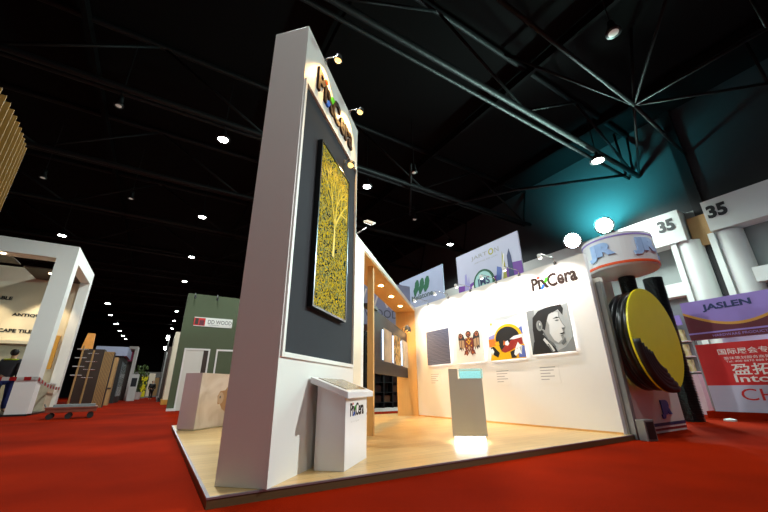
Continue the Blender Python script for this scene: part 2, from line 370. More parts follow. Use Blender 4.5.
# ================================================================== HALL LAMPS
def hall_lamp(x, y, lit, label, power=1.0, r=0.22, z=10.0, color=COOL, cone=165):
    t = thing('ceiling_lamp', label, 'lamp', (x, y, z), 0, 'high lamps under the hall roof')
    r_h = r
    hs = MB().lathe([(0.0, .38), (.08, .38), (.1, .2), (r*.7, .16), (r+.03, .0), (r+.03, -.04)], n=24).build('housing', black, t, True)
    MB().tube([(0, 0, .36), (0, 0, 12.98-z)], .018, 6).build('stem', black, t)
    MB().lathe([(0.001, -.05), (r*.7, -.045), (r, -.02)], n=24).build('lens', lamp_on if lit else lamp_off, hs, True)
    if lit and power: light('lamp_light', 'SPOT', (0, 0, -.12), HALL_W*power, color, t, (0, 0, -5), cone, 0.5 if cone < 150 else 0.3, 0.2)
    return t
LAMPS = [
 (0.53, 12.75, 1, 'bright lamp over the red aisle, nearest of the aisle row', 1.2, .24),
 (0.53, 20.35, 1, 'bright lamp over the red aisle, second of its row from the camera', 1, .24),
 (0.53, 27.7, 1, 'bright lamp over the red aisle, third of its row, above the green wall', 1, .24),
 (0.5, 34.8, 1, 'bright lamp over the red aisle, fourth of its row, just above the green wall', 1, .24),
 (0.5, 49.4, 1, 'small far lamp left of the green wall, topmost of three there', .6, .26),
 (0.5, 56.6, 1, 'small far lamp left of the green wall, middle of three there', .6, .26),
 (0.5, 64.0, 1, 'small far lamp left of the green wall, lowest of three there', .6, .26),
 (-6.68, 27.4, 1, 'bright lamp right above the white portal frame of the tile stand', 1, .26),
 (-6.2, 48.2, 1, 'far lamp right of the white tile stand, highest of the far left row', .6, .34),
 (-6.6, 55.7, 1, 'far lamp in the left row, second from the top', .6, .28),
 (-6.5, 63.0, 1, 'far lamp in the left row, third from the top', .5, .36),
 (-6.55, 70.0, 1, 'far lamp in the left row, fourth from the top', 0, .32),
 (-6.5, 76.2, 1, 'far lamp in the left row, fifth from the top', 0, .36),
 (-6.4, 80.7, 1, 'far lamp in the left row, lowest and most distant', 0, .3),
 (7.01, 12.9, 1, 'bright lamp in the dark roof just right of the tall tower', 1.2, .24),
 (15.42, 16.46, 1, 'bright lamp in the roof above the white banner with green trees', 1, .26),
 (14.68, 6.01, 1, 'dazzling lamp in the roof at upper right below the truss', 1.5, .3),
 (-2.79, 12.68, 0, 'unlit lamp hanging in the dark roof at upper left', 0, .12),
 (-2.78, 19.9, 0, 'unlit lamp hanging left of the aisle row, farther back', 0, .12),
 (-6.08, 19.65, 0, 'unlit lamp beside the gold slatted screen', 0, .12),
 (9.12, 2.52, 0, 'unlit round lamp at upper right of the roof', 0, .17),
 (11.09, 14.61, 0, 'unlit lamp on the roof strut above the green tree banner', 0, .12),
 (8.29, 10.79, 0, 'unlit lamp on the roof strut right of the tower lamp', 0, .12),
]
for x, y, lit, lab, pw, r in LAMPS: hall_lamp(x, y, lit, lab, pw, r, cone=100 if x == 14.68 else 165)
# the same lamp grid continues over and behind the camera and lights the fronts of the stands
for x, y, pw, lab in ((0.5, 5.2, 1.6, 'lamp over the platform corner, just above the picture'), (0.5, -2.1, .58, 'lamp behind the camera over the aisle'), (7.0, -2.1, .7, 'lamp behind and right of the camera'), (14.7, -1.4, .15, 'lamp over the carpet at far right behind the camera'), (-6.6, -2.1, .4, 'lamp behind and left of the camera')):
    hall_lamp(x, y, 1, lab, pw, .24)
# added narrow spotlight on the tower front, with no fixture of its own
light('added_tower_spot', 'SPOT', (14.6, -1.0, 9.7), 7600, COOL, None, (2.0, 3.9, 1.5), 24, .8, .12)
# two strong floodlights on the hall wall header
def flood(x, y, z, label, color, power, r, target):
    t = thing('flood_light', label, 'lamp', (x, y, z), 0, 'floodlights on the right hall wall')
    d = (Vector((0, 0, .8)) - Vector((x, y, z))).normalized()
    q = d.to_track_quat('Z', 'Y').to_matrix().to_4x4()
    m = MB(); g = MB(); g.lathe([(.06, -.35), (r*.8, -.25), (r+.04, 0), (r+.04, .04)], n=20); m.add(g.v, g.f, 0, q); m.build('housing', grey_metal, t, True)
    m = MB(); g = MB(); g.lathe([(r, .03), (r*.6, .07), (.001, .08)], n=20); m.add(g.v, g.f, 0, q)
    lens = mat('floodlight lens', rgb(255, 255, 255), .4, emit=40, ecol=color + (1,)); m.build('lens', lens, t, True)
    MB().tube([tuple(-d*.3), (18.6-x, 0, -.2)], .05, 8).build('bracket', grey_metal, t)
    v = Vector(d)*.3
    light('flood_beam', 'SPOT', tuple(v), power, color, t, tuple(v + (Vector(target)-Vector((x, y, z)))), 150, .6, .25)
flood(17.4, 7.62, 8.18, 'greenish floodlight above the round cable stand', (.55, 1, .85), 3500, .40, (10, 5, 4))
flood(17.4, 9.3, 8.0, 'white floodlight behind the right end of the picture wall', (.85, .97, 1), 1500, .42, (10, 6, 4))
light('header_wash', 'SPOT', (16.4, 7.0, 8.6), 700, (.85, 1, .95), None, (17.9, 6.3, 7.1), 100, 1.0, .3)  # added spotlight without a fixture, brightens the pale header
light('roof_wash', 'SPOT', (16.6, 8.2, 8.6), 3000, (.08, .72, .80), None, (18.5, 7.9, 10.2), 140, 1.0, .3)  # added teal spotlight without a fixture, imitates a glow on the upper wall

# ================================================================== THE STAND: platform, tower, kiosk
PZ = 0.075
t = thing('booth_platform', 'low oak plank platform carrying the tall white tower and picture wall', 'platform', (0.455, 3.24, 0))
PX, PY = 6.17, 6.9
MB().box((.022, .022, 0), (PX, PY, PZ)).build('plank_deck', planks, t)
m = MB(); m.box((0, 0, 0), (PX, .022, PZ-.014)); m.build('front_edge', edge_wood, t)
m = MB(); m.box((0, .022, 0), (.022, PY, PZ-.014)); m.build('side_edge', edge_wood, t)
m = MB(); m.box((-.004, -.004, PZ-.014), (PX, .022, PZ)); m.box((-.004, .022, PZ-.014), (.022, PY, PZ)); m.build('edge_trim', lavender_metal, t)

TA = 44.7
tower = thing('display_tower', 'tall white tower with a charcoal recess and gold picture at platform corner', 'tower', (0.875, 3.219, PZ), TA)
TH, TW, TD = 5.16, 2.05, .475
MB().box((0, .02, 0), (TW, TD, TH)).build('body', tower_white, tower, bevel=.004)
m = MB(); zb, zt = 1.05, 4.25   # panel opening
m.box((0, 0, 0), (TW, .02, zb)); m.box((0, 0, zt), (TW, .02, TH)); m.box((0, 0, zb), (.07, .02, zt)); m.box((TW-.06, 0, zb), (TW, .02, zt))
m.build('front_board', tower_white, tower)
MB().box((.07, .012, zb), (TW-.06, .0195, zt)).build('recess_panel', dark_panel, tower)
m = MB(); a, b_ = .07, TW-.06
for q in (((a-.045, -.018, zb-.045), (a, 0, zt+.045)), ((b_, -.018, zb-.045), (b_+.02, 0, zt+.045)), ((a, -.018, zb-.045), (b_, 0, zb)), ((a, -.018, zt), (b_, 0, zt+.03))): m.box(*q)
m.build('recess_frame', tower_white, tower, bevel=.003)
logo(tower, .33, 4.44, 1.38, .38, -.03, .03)
# the picture hanging in the recess
pic = thing('wall_picture', 'tall gold and teal swirl picture in black frame on the tower', 'picture', (0.875, 3.219, PZ), TA)
px0, px1, pz0, pz1 = .50, 1.55, 1.56, 3.74
m = MB(); m.box((px0, -.055, pz0), (px0+.025, .012, pz1)); m.box((px1-.025, -.055, pz0), (px1, .012, pz1)); m.box((px0+.025, -.055, pz0), (px1-.025, .012, pz0+.025)); m.box((px0+.025, -.055, pz1-.025), (px1-.025, .012, pz1))
m.build('frame', black_gloss, pic)
MB().box((px0+.025, -.045, pz0+.025), (px1-.025, .011, pz1-.025)).build('picture_panel', swirl, pic)
m = MB(); cxp = (px0+px1)/2   # branching gold relief in the middle of the picture
random.seed(4)
def branch(x, z, a, l, r, d):
    x2, z2 = x+math.sin(a)*l, z+math.cos(a)*l
    x2 = min(max(x2, px0+.05), px1-.05); z2 = min(max(z2, pz0+.05), pz1-.05)
    m.prism([(x-r*math.cos(a), z+r*math.sin(a)), (x+r*math.cos(a), z-r*math.sin(a)), (x2+.6*r*math.cos(a), z2-.6*r*math.sin(a)), (x2-.6*r*math.cos(a), z2+.6*r*math.sin(a))], -.0475, -.0455)
    if d:
        for s_ in (-1, 1, .2): branch(x2, z2, a+s_*random.uniform(.35, .8), l*.72, r*.62, d-1)
branch(cxp, pz0+.75, .05, .45, .035, 4)
gold_bright = mat('bright gold relief', rgb(214, 178, 10), .5, var=.1, spec=.1)
m.build('gold_branches', gold_bright, pic)
# warm spot lamps on the tower top
def arm_spot(name, label, loc, rz, reach, drop, group, bulb, power, color, targ, ang=95, z_up=.05, body=black):
    t = thing(name, label, 'lamp', loc, rz, group)
    MB().tube([(0, -.02, 0), (0, -.03, z_up), (0, -reach+.03, z_up-drop*.3), (0, -reach, -drop+.03)], .008, 8).build('arm', chrome, t, True)
    MB().box((-.03, -.025, -.03), (.03, -.001, .03)).build('wall_plate', chrome, t)
    d = (Vector(targ)-Vector((0, -reach, -drop))).normalized(); q = Matrix.Translation((0, -reach, -drop)) @ d.to_track_quat('Z', 'Y').to_matrix().to_4x4()
    hs_ = 1.35 if bulb is bulb_warm else 1.0
    g = MB(); g.lathe([(.012*hs_, -.05), (.03*hs_, -.04), (.042*hs_, .02), (.045*hs_, .03)], n=16); m = MB(); m.add(g.v, g.f, 0, q); hd = m.build('lamp_head', body, t, True)
    g = MB(); g.lathe([(.038*hs_, .025), (.03*hs_, .055), (.001, .065)], n=16); m = MB(); m.add(g.v, g.f, 0, q); m.build('bulb', bulb, hd, True)
    p0 = Vector((0, -reach, -drop)) + d*.10
    light('spot_beam', 'SPOT', tuple(p0), power, color, t, tuple(p0+d), ang, .7, .03)
    return t
Tv = Vector((math.cos(R_(TA)), math.sin(R_(TA)), 0)); Nv = Vector((math.sin(R_(TA)), -math.cos(R_(TA)), 0)); B0 = Vector((0.875, 3.219, PZ))
def tw(x, y, z): p_ = B0 + Tv*x - Nv*y; return (p_.x, p_.y, PZ+z)
arm_spot('spot_lamp', 'warm spot lamp on the tower top nearest its front corner', tw(.53, 0, TH-.02), TA, .21, .0, 'warm spot lamps on the tower', bulb_warm, 62, WARM, (.08, .02, -.75), 110)
arm_spot('spot_lamp', 'warm spot lamp on the tower top above the end of the logo', tw(1.57, 0, TH-.02), TA, .21, .0, 'warm spot lamps on the tower', bulb_warm, 62, WARM, (-.1, .02, -.75), 110)
arm_spot('spot_lamp', 'warm spot lamp above the gold picture on the charcoal recess', tw(1.46, .012, 4.06), TA, .12, .05, 'warm spot lamps on the tower', bulb_warm, 30, WARM, (-.25, .05, -.7), 110)

# kiosk
kt = thing('info_kiosk', 'white sloping-top info kiosk in front of the tall tower', 'kiosk', (0.875, 3.219, PZ), TA)
kx0, kx1, ky0, ky1 = .70, 1.43, -.385, -.075
m = MB(); m.add([(kx0, ky0, 0), (kx1, ky0, 0), (kx1, ky1, 0), (kx0, ky1, 0), (kx0, ky0, .655), (kx1, ky0, .655), (kx1, ky1, .77), (kx0, ky1, .77)], [(3,2,1,0), (4,5,6,7), (0,1,5,4), (1,2,6,5), (2,3,7,6), (3,0,4,7)])
m.build('body', lilac_white, kt, bevel=.004)
sl = (.115/.31); th = .06
def slab(x0, x1, y0, y1, z, t_): 
    f_ = lambda y: z + (y-ky0)*sl
    return [(x0,y0,f_(y0)),(x1,y0,f_(y0)),(x1,y1,f_(y1)),(x0,y1,f_(y1)),(x0,y0,f_(y0)+t_),(x1,y0,f_(y0)+t_),(x1,y1,f_(y1)+t_),(x0,y1,f_(y1)+t_)]
FB = [(3,2,1,0),(4,5,6,7),(0,1,5,4),(1,2,6,5),(2,3,7,6),(3,0,4,7)]
MB().add(slab(.63, 1.55, -.43, -.022, .657, th), FB).build('sloping_top', lilac_white, kt, bevel=.004)
MB().add(slab(.74, 1.46, -.37, -.06, .657+th, .006), FB).build('stone_sample', marble, kt)
logo(kt, .84, .465, .46, .125, ky0-.003, .003, .018)

# ================================================================== picture wall (faces -X)
WX = 6.48; WY0, WY1, WZ = 3.315, 8.77, 3.095
wall = thing('display_wall', 'long white picture wall with four pictures and dark logo', 'display wall', (WX, WY1, PZ), -90)
WL = WY1-WY0
MB().box((0, 0, 0), (WL-.012, .09, WZ)).build('board', white, wall)
MB().box((WL-.012, 0, 0), (WL, .09, WZ)).build('end_trim', lilac_white, wall)
MB().box((.0, -.012, 0), (WL-.012, 0, .03)).build('skirting', oak, wall)
wx = lambda y: WY1 - y
logo(wall, wx(4.52), 2.625, 1.0, .265, -.012, .012)
for (ya, yb, zt_) in ((8.15, 7.7, 1.22), (6.9, 6.5, 1.2), (5.80, 5.40, 1.2), (4.68, 4.24, 1.22)):
    m = MB(); m.box((wx(ya), -.003, zt_-.36-PZ), (wx(yb), 0, zt_-PZ), 0)
    for k in range(5): m.sheet([(wx(ya)+.03, zt_-PZ-.07-k*.055), (wx(ya)+.03+(.34, .3, .22, .3, .18)[k], zt_-PZ-.07-k*.055), (wx(ya)+.03+(.34, .3, .22, .3, .18)[k], zt_-PZ-.055-k*.055), (wx(ya)+.03, zt_-PZ-.055-k*.055)], -.0035, 1)
    m.build('caption', [white, ink_grey], wall)

def wall_pic(label, y1, y0, z0, z1, build):
    t = thing('wall_picture', label, 'picture', (WX, y1, z0), -90, 'backlit pictures on the white wall')
    w, h_ = y1-y0, z1-z0
    MB().box((.05, -.03, .05), (w-.05, 0, h_-.05)).build('light_box', led_white, t)
    MB().box((0, -.055, 0), (w, -.03, h_)).build('panel', white, t)
    build(t, w, h_)
    return t
class Pic:
    def __init__(s, w, h_, y=-.0555): s.m = MB(); s.w = w; s.h = h_; s.y = y; s.mats = []
    def p(s, mt, pts):
        if mt not in s.mats: s.mats.append(mt)
        s.m.sheet([(x*s.w, z*s.h) for x, z in pts], s.y, s.mats.index(mt)); s.y -= .0004
        return s
    def done(s, t): return s.m.build('picture', s.mats, t)
FULL = [(0,0),(1,0),(1,1),(0,1)]
def pic_waves(t, w, h_): Pic(w, h_).p(waves, FULL).done(t)
def pic_bird(t, w, h_):
    q = Pic(w, h_); q.p(P['cream'], FULL)
    mir = lambda pts: [(1-x, z) for x, z in pts]
    for f in (lambda p_: p_, mir):
        q.p(P['char'], f([(.12,.34),(.1,.7),(.13,.8),(.2,.82),(.3,.76),(.34,.66),(.38,.6),(.36,.36),(.3,.42),(.28,.3),(.24,.4),(.2,.3),(.17,.38)]))
        q.p(P['beige'], f([(.13,.4),(.13,.62),(.2,.62),(.2,.38),(.17,.44)])); q.p(P['beige'], f([(.22,.42),(.22,.62),(.32,.6),(.32,.44),(.28,.36)]))
        q.p(P['rust'], f(ell(.2, .73, .06, .06, 12))); q.p(P['char'], f(ell(.2, .73, .025, .03, 8)))
        q.p(P['brownred'], f([(.34,.6),(.4,.68),(.44,.5),(.4,.3),(.34,.34)]))
        q.p(P['brownred'], f([(.28,.2),(.32,.32),(.44,.34),(.46,.24),(.4,.17),(.36,.22)])); q.p(P['rust'], f([(.33,.24),(.4,.3),(.42,.22)]))
    q.p(P['char'], ell(.5, .76, .1, .09, 14)); q.p(P['rust'], ell(.5, .76, .06, .055, 12)); q.p(P['char'], [(.46,.76),(.54,.76),(.5,.7)])
    q.p(P['brownred'], [(.38,.62),(.5,.7),(.62,.62),(.58,.36),(.5,.26),(.42,.36)])
    q.p(P['yel'], [(.5,.62),(.56,.54),(.5,.46),(.44,.54)]); q.p(P['brownred'], ell(.5, .54, .03, .035, 8)); q.p(P['beige'], [(.5,.44),(.55,.38),(.5,.3),(.45,.38)])
    for x, z in ((.42,.56),(.58,.56),(.46,.64),(.54,.64),(.41,.44),(.59,.44)): q.p(P['yel'], ell(x, z, .016, .02, 6))
    q.done(t)
def pic_horses(t, w, h_):
    q = Pic(w, h_); q.p(P['whitep'], FULL)
    q.p(P['sky'], [(0,.92),(.35,.98),(1,.93),(1,1),(0,1)]); q.p(P['greyl'], [(.25,.93),(.6,.9),(1,.98),(1,1),(.3,1)])
    q.p(P['yel'], ell(.13, .86, .035, .035, 12))
    q.p(P['lilac'], [(0,.56),(.25,.62),(.3,.5),(0,.48)]); q.p(P['bluep'], [(.8,.62),(1,.7),(1,.52),(.85,.52)])
    q.p(P['orangep'], [(0,.5),(.3,.5),(.3,.3),(0,.32)])
    q.p(P['yel'], [(0,.0),(1,.0),(1,.3),(.7,.35),(.5,.4),(.35,.32),(.1,.34)]); q.p(P['yel'], ell(.58, .46, .4, .34, 24, 0, 180))
    q.p(P['nearblk'], ell(.56, .46, .345, .28, 24, 0, 180)); q.p(P['nearblk'], [(.22,.46),(.9,.46),(.8,.3),(.5,.26),(.34,.22),(.3,.34)])
    q.p(P['whitep'], [(.62,.44),(.75,.5),(.97,.52),(.97,.44),(.8,.42)])
    q.p(P['red'], [(.34,.2),(.46,.3),(.5,.42),(.6,.36),(.66,.42),(.96,.45),(.97,.3),(.84,.3),(.76,.24),(.6,.18),(.45,.15)])
    q.p(P['orangep'], [(.42,.32),(.46,.44),(.5,.34)]); q.p(P['whitep'], [(.5,.4),(.57,.42),(.6,.34),(.55,.3),(.48,.33)])
    q.p(P['yel'], [(.18,.4),(.3,.43),(.32,.35),(.22,.32)]); q.p(P['nearblk'], [(.04,.3),(.14,.32),(.3,.16),(.24,.06),(.12,.12),(.08,.2)]); q.p(P['whitep'], [(.04,.26),(.1,.28),(.14,.2),(.08,.12)])
    q.p(P['nearblk'], [(.6,.16),(.74,.2),(.76,.02),(.62,.02)])
    q.p(P['bluep'], [(.84,.3),(1,.26),(1,.02),(.82,.02)]); q.p(P['whitep'], [(.76,.24),(.84,.36),(.88,.3),(.94,.26),(.9,.08),(.84,.12),(.74,.06),(.7,.1)]); q.p(P['greyl'], [(.86,.24),(.93,.26),(.9,.1)]); q.p(P['nearblk'], ell(.8, .22, .012, .012, 6))
    q.done(t)
def pic_man(t, w, h_):
    q = Pic(w, h_); q.p(P['greyl'], FULL); q.p(P['greym'], [(0,0),(.16,0),(.2,1),(0,1)]); q.p(P['greym'], [(.5,0),(1,0),(1,.3),(.8,.1)])
    q.p(P['nearblk'], [(.1,.12),(.1,.55),(.14,.82),(.3,.95),(.55,1),(.86,1),(.9,.9),(.86,.76),(.78,.9),(.66,.86),(.56,.74),(.5,.55),(.3,.4),(.2,.14)])
    q.p(P['facem'], [(.26,.74),(.38,.9),(.56,.93),(.66,.84),(.8,.86),(.78,.74),(.82,.62),(.88,.5),(.84,.44),(.84,.38),(.8,.34),(.82,.28),(.78,.2),(.68,.16),(.55,.2),(.44,.3),(.34,.5)])
    q.p(P['facel'], [(.56,.84),(.68,.86),(.77,.84),(.76,.74),(.8,.62),(.86,.5),(.8,.46),(.8,.38),(.74,.34),(.76,.26),(.66,.2),(.58,.26),(.5,.42),(.52,.6),(.48,.72)])
    q.p(P['nearblk'], [(.3,.92),(.56,.97),(.66,.88),(.54,.82),(.46,.66),(.4,.5),(.32,.56),(.26,.74)])
    q.p(P['facem'], ell(.28, .62, .075, .12, 18)); q.p(P['greyd'], ell(.29, .62, .04, .08, 14)); q.p(P['facel'], ell(.3, .65, .018, .035, 8))
    q.p(P['nearblk'], [(.62,.72),(.72,.75),(.79,.72),(.72,.715)]); q.p(P['greyd'], [(.66,.67),(.72,.69),(.77,.67),(.72,.65)])
    q.p(P['greyd'], [(.79,.5),(.86,.5),(.84,.455),(.8,.46)]); q.p(P['nearblk'], [(.72,.385),(.82,.40),(.84,.38),(.76,.365)]); q.p(P['greyd'], [(.72,.345),(.8,.35),(.79,.335)]); q.p(P['greyd'], [(.72,.18),(.8,.26),(.83,.3),(.84,.2),(.76,.14)])
    q.p(P['greyd'], [(.36,.5),(.44,.3),(.56,.2),(.6,.12),(.5,.06),(.34,.3)]); q.p(P['nearblk'], [(.0,.0),(.62,.0),(.58,.1),(.48,.2),(.4,.34),(.3,.46),(.2,.4),(.08,.26)])
    q.p(P['facel'], [(.32,.3),(.36,.34),(.5,.16),(.56,.04),(.5,.02)]); q.p(P['greyd'], [(.4,.2),(.44,.2),(.52,.02),(.48,.02)])
    q.done(t)
wall_pic('dark blue grey wave relief, leftmost picture on the white wall', 8.17, 7.20, 1.40, 2.32, pic_waves)
wall_pic('cream picture of a brown spread-winged bird on the white wall', 6.94, 6.02, 1.38, 2.27, pic_bird)
wall_pic('colourful picture of horses under a black and yellow arc', 5.84, 4.88, 1.37, 2.31, pic_horses)
wall_pic('black and white portrait of a man in profile, nearest picture', 4.72, 3.80, 1.41, 2.30, pic_man)
lens_soft = mat('small lamp lens', rgb(255, 250, 240), .4, emit=3, ecol=(1, .95, .88, 1))
# little spot lamps along the wall top
WT = PZ+WZ
for y, lab in ((8.07, 'small white arm lamp on the picture wall top above the wave relief'), (7.15, 'small white arm lamp on the wall top between relief and bird pictures'), (6.3, 'small white arm lamp on the wall top above the bird picture'), (5.45, 'small white arm lamp on the wall top above the horses'), (4.78, 'small white arm lamp on the wall top left of the logo'), (3.9, 'small white arm lamp on the wall top above the logo')):
    arm_spot('arm_lamp', lab, (WX, y, WT-.03), -90, .5, -.06, 'arm lamps along the picture wall top', lens_soft, 58, NEUT, (0, .12, -1.0), 130, .10, white)
# ================================================================== portal frame
pf = thing('portal_frame', 'white and oak portal frame joining the tower to picture wall', 'portal', (0.875, 3.219, PZ), TA)
PH = 3.09; PR = 7.86
MB().box((TW+.004, 0, 0), (2.40, .6, PH)).build('side_panel', white_warm, pf)
m = MB(); m.box((2.40, 0, 0), (2.52, .6, PH)); m.box((2.40, -.004, PH), (PR+.06, .6, PH+.0)); m.build('inner_jamb', white, pf)
MB().box((TW+.004, -.004, PH-.09), (PR+.06, .6, PH)).build('header', white, pf)
MB().box((2.52, .012, PH-.12), (PR, .6, PH-.0905)).build('soffit_board', oak, pf); soffit = pf.children[-1] if False else bpy.data.objects['soffit_board']
MB().box((PR, .0, 0), (PR+.06, .6, PH-.0905)).build('end_panel', oak, pf)
MB().box((3.34, .07, 0), (3.42, .18, PH-.1205)).build('post', oak, pf)
for x in (4.73, 5.8, 6.97):
    dl = MB().lathe([(.001, -.004), (.055, -.004)], (x, .27, PH-.121), 16).build('downlight', down_on, soffit)
    light('downlight_beam', 'SPOT', (x, .27, PH-.15), 150, (1, .62, .26), pf, (x, .22, 0), 110, .6, .05)
# dark panel with three lit pictures
hp = thing('hanging_panel', 'dark slate panel hung across the portal opening with lit pictures', 'panel', (0.875, 3.219, PZ), TA)
MB().box((3.9, .27, 1.02), (PR-.004, .33, 2.30)).build('board', slate, hp)
MB().box((3.40, .12, 2.2), (3.9, .3, 2.26)).build('bracket', black, hp)
for x0, x1, mt, lab in ((4.78, 5.53, ivory_pic, 'ivory lit picture nearest the portal post on the dark panel'), (5.82, 6.58, mosaic, 'ochre mosaic lit picture in the middle of the dark panel'), (6.9, 7.66, ivory_pic, 'ivory lit picture nearest the oak jamb on the dark panel')):
    t = thing('wall_picture', lab, 'picture', (0.875, 3.219, PZ), TA, 'lit pictures on the dark panel')
    MB().box((x0+.02, .24, 1.32), (x1-.02, .27, 1.97)).build('light_box', led_blue, t)
    MB().box((x0, .215, 1.29), (x1, .24, 2.0)).build('panel', mt, t)
for x, lab in ((7.30, 'small black clip lamp with warm bulb on the dark panel'), (7.62, 'small black clip lamp beside the oak jamb on the dark panel')):
    t = thing('clip_lamp', lab, 'lamp', tw(x, .27, 2.30), TA, 'clip lamps on the dark panel')
    MB().tube([(0, .03, 0), (0, .0, .10), (0, -.12, .12)], .01, 8).build('arm', black, t, True)
    MB().lathe([(.03, .07), (.05, .06), (.06, -.06), (.055, -.07)], (0, -.12, .09), 12).build('shade', black, t, True); shd = t.children[-1] if len(t.children) else None
    MB().lathe([(.001, -.02), (.02, -.01), (.02, .02), (.001, .03)], (0, -.12, .02), 12).build('bulb', bulb_warm, t, True)
    light('clip_beam', 'POINT', (0, -.14, -.06), 2, WARM, t, size=.03)
# white flood lamp on the portal top beside the tower
t = thing('arm_lamp', 'white flat flood lamp on bent arm above the portal by the tower', 'lamp', tw(2.3, .02, PH), TA)
MB().tube([(0, .1, 0), (0, .05, .12), (.02, -.12, .22)], .012, 8).build('arm', chrome, t, True)
m = MB(); q = Matrix.Translation((.0, -.18, .30)) @ Matrix.Rotation(R_(-30), 4, 'Y') @ Matrix.Rotation(R_(25), 4, 'X'); m.box((-.13, -.08, -.015), (.13, .08, .015), 0, q); m.build('lamp_head', white, t, bevel=.006)
m = MB(); m.box((-.11, -.06, -.019), (.11, .06, -.0155), 0, q); m.build('lens', led_white, t)
# ================================================================== plinth with glass block
pl = thing('display_plinth', 'grey display plinth with glass block on a glowing white base', 'plinth', (3.62, 4.13, PZ), -41.5)
w, d_ = .47, .5
MB().box((.03, .03, 0), (w-.03, d_-.03, .10)).build('glowing_base', mat('glowing base', rgb(250, 252, 255), .4, emit=9, ecol=(.95, .97, 1, 1)), pl)
m = MB(); m.box((0, 0, .10), (w, .012, .85)); m.box((0, 0, .85), (.13, .012, .99)); m.build('front_board', grey, pl)
m = MB(); m.box((0, .012, .10), (w, d_, .85)); m.box((0, .012, .85), (.13, d_, .99)); m.build('body', white, pl)
MB().box((.15, .0, .851), (w+.015, .2, .985)).build('glass_block', glass_teal, pl, bevel=.008)
MB().box((.17, .21, .851), (w, .24, .96)).build('added_glow_strip', mat('soft added glow', rgb(240, 255, 255), .4, emit=.7, ecol=(.75, 1, 1, 1)), pl)  # added glowing strip that brightens the glass block from behind
# ================================================================== reception counter behind the tower
ct = thing('reception_counter', 'low white counter with animal print behind the tall tower', 'counter', (0.77, 8.44, PZ), TA)
MB().box((.0, .012, .03), (1.7, .41, 1.08)).build('body', mauve, ct)
MB().box((.02, .02, 0), (1.68, .4, .03)).build('plinth', grey, ct)
MB().box((0, 0, .03), (1.7, .012, 1.08)).build('front_board', bull, ct)
q = MB(); qq = lambda pts: [(x, z) for x, z in pts]
q.sheet([(.55,.62),(.62,.72),(.78,.74),(.9,.86),(1.05,.84),(1.15,.7),(1.1,.5),(1.0,.35),(.98,.12),(.88,.12),(.86,.3),(.74,.36),(.66,.46),(.58,.46)], -.001, 0)
q.sheet(ell(.66, .58, .1, .12, 16), -.0016, 1); q.sheet(ell(.64, .60, .025, .03, 8), -.0022, 2)
q.build('animal_print', [P['beige'], mat('tan hide', rgb(196, 176, 156), .6, var=.15), P['greyd']], ct)

# ================================================================== round cable stand at the right
cs = thing('cable_stand', 'round white canopy stand with letters beside the picture wall end', 'exhibit stand', (8.05, 3.40, 0))
CR = .65
cyl_wrap = lambda a_mid, R0: (lambda v: Vector(((R0 - v.y)*math.cos(R_(a_mid)+v.x/R0), (R0 - v.y)*math.sin(R_(a_mid)+v.x/R0), v.z)))
can = MB().lathe([(.001, 3.04), (CR-.02, 3.04), (CR, 3.06), (CR, 3.74), (CR-.05, 3.76), (.001, 3.76)], n=48).build('canopy', lilac_white, cs, False)
MB().lathe([(CR+.004, 3.08), (CR+.012, 3.08), (CR+.012, 3.13), (CR+.004, 3.13)], n=48).build('orange_band', orange, can)
MB().lathe([(CR+.002, 3.66), (CR+.008, 3.66), (CR+.008, 3.69), (CR+.002, 3.69)], n=48).build('violet_band', violet, can)
for a in (177, 250, 322, 60):
    m = MB(); put_text(m, 'JR', -.28, 3.22, .56, .36, .0, 0, .07, .03, wrap=cyl_wrap(a, CR+.035)); m.build('canopy_lettering', cyan_logo, can)
bb = MB().box((-1.05, .0, 0), (.92, .7, .92)).build('base_box', white, cs)
m = MB(); m.box((-1.05, -.006, .11), (.92, 0, .16), 0); m.box((-1.05, -.006, .04), (.92, 0, .075), 1); m.build('base_stripes', [navy, mat('dark red stripe', rgb(140, 20, 24), .5)], bb)
m = MB(); put_text(m, 'JR', .02, .22, .42, .32, -.02, 0, .08, .02); m.build('base_lettering', blue_logo, bb)
MB().box((-1.44, -.20, 0), (-1.34, -.1, 2.6)).build('corner_post', grey_metal, cs)
m = MB(); m.box((-1.44, -.1, 0), (-1.37, .8, 2.6)); m.box((-1.44, -.20, 2.6), (-1.34, .8, 2.68)); m.build('side_board', grey, cs)
m = MB(); m.box((-.5, .5, .92), (.5, .56, 3.04)); m.build('back_board', white, cs)
MB().tube([(-.45, -.35, 1.62), (-.45, .52, 1.62)], .05, 10).build('coil_peg', black, cs)
# coil of pipe with a yellow disc
co = thing('pipe_coil', 'big coil of black pipe with a yellow disc face', 'pipe coil', (7.58, 2.96, 1.6))
CRD = .84
for k in range(4):
    y = .075 + k*.08
    MB().tube([((CRD-.03+.02*(k % 2))*math.cos(2*math.pi*i/48), y, (CRD-.03+.02*(k % 2))*math.sin(2*math.pi*i/48)) for i in range(48)], .062, 10, closed=True).build('pipe_turn', black_gloss, co, True)
m = MB(); m.prism(ell(0, 0, CRD+.08, CRD+.08, 48), -.02, .01); m.build('yellow_disc', yellow, co)
m = MB()
for k in range(5):
    rr = .86 - k*.10
    m.tube([(rr*math.cos(R_(a))-.04*k, -.05-.006*k, rr*math.sin(R_(a))-.03*k) for a in range(184+k*4, 284-k*5, 5)], .066, 10)
m.build('loose_pipe', rubber, co, True)
MB().tube([(-.25, .0, .02), (-.25, .40, .02)], .045, 10).build('hub', black, co)
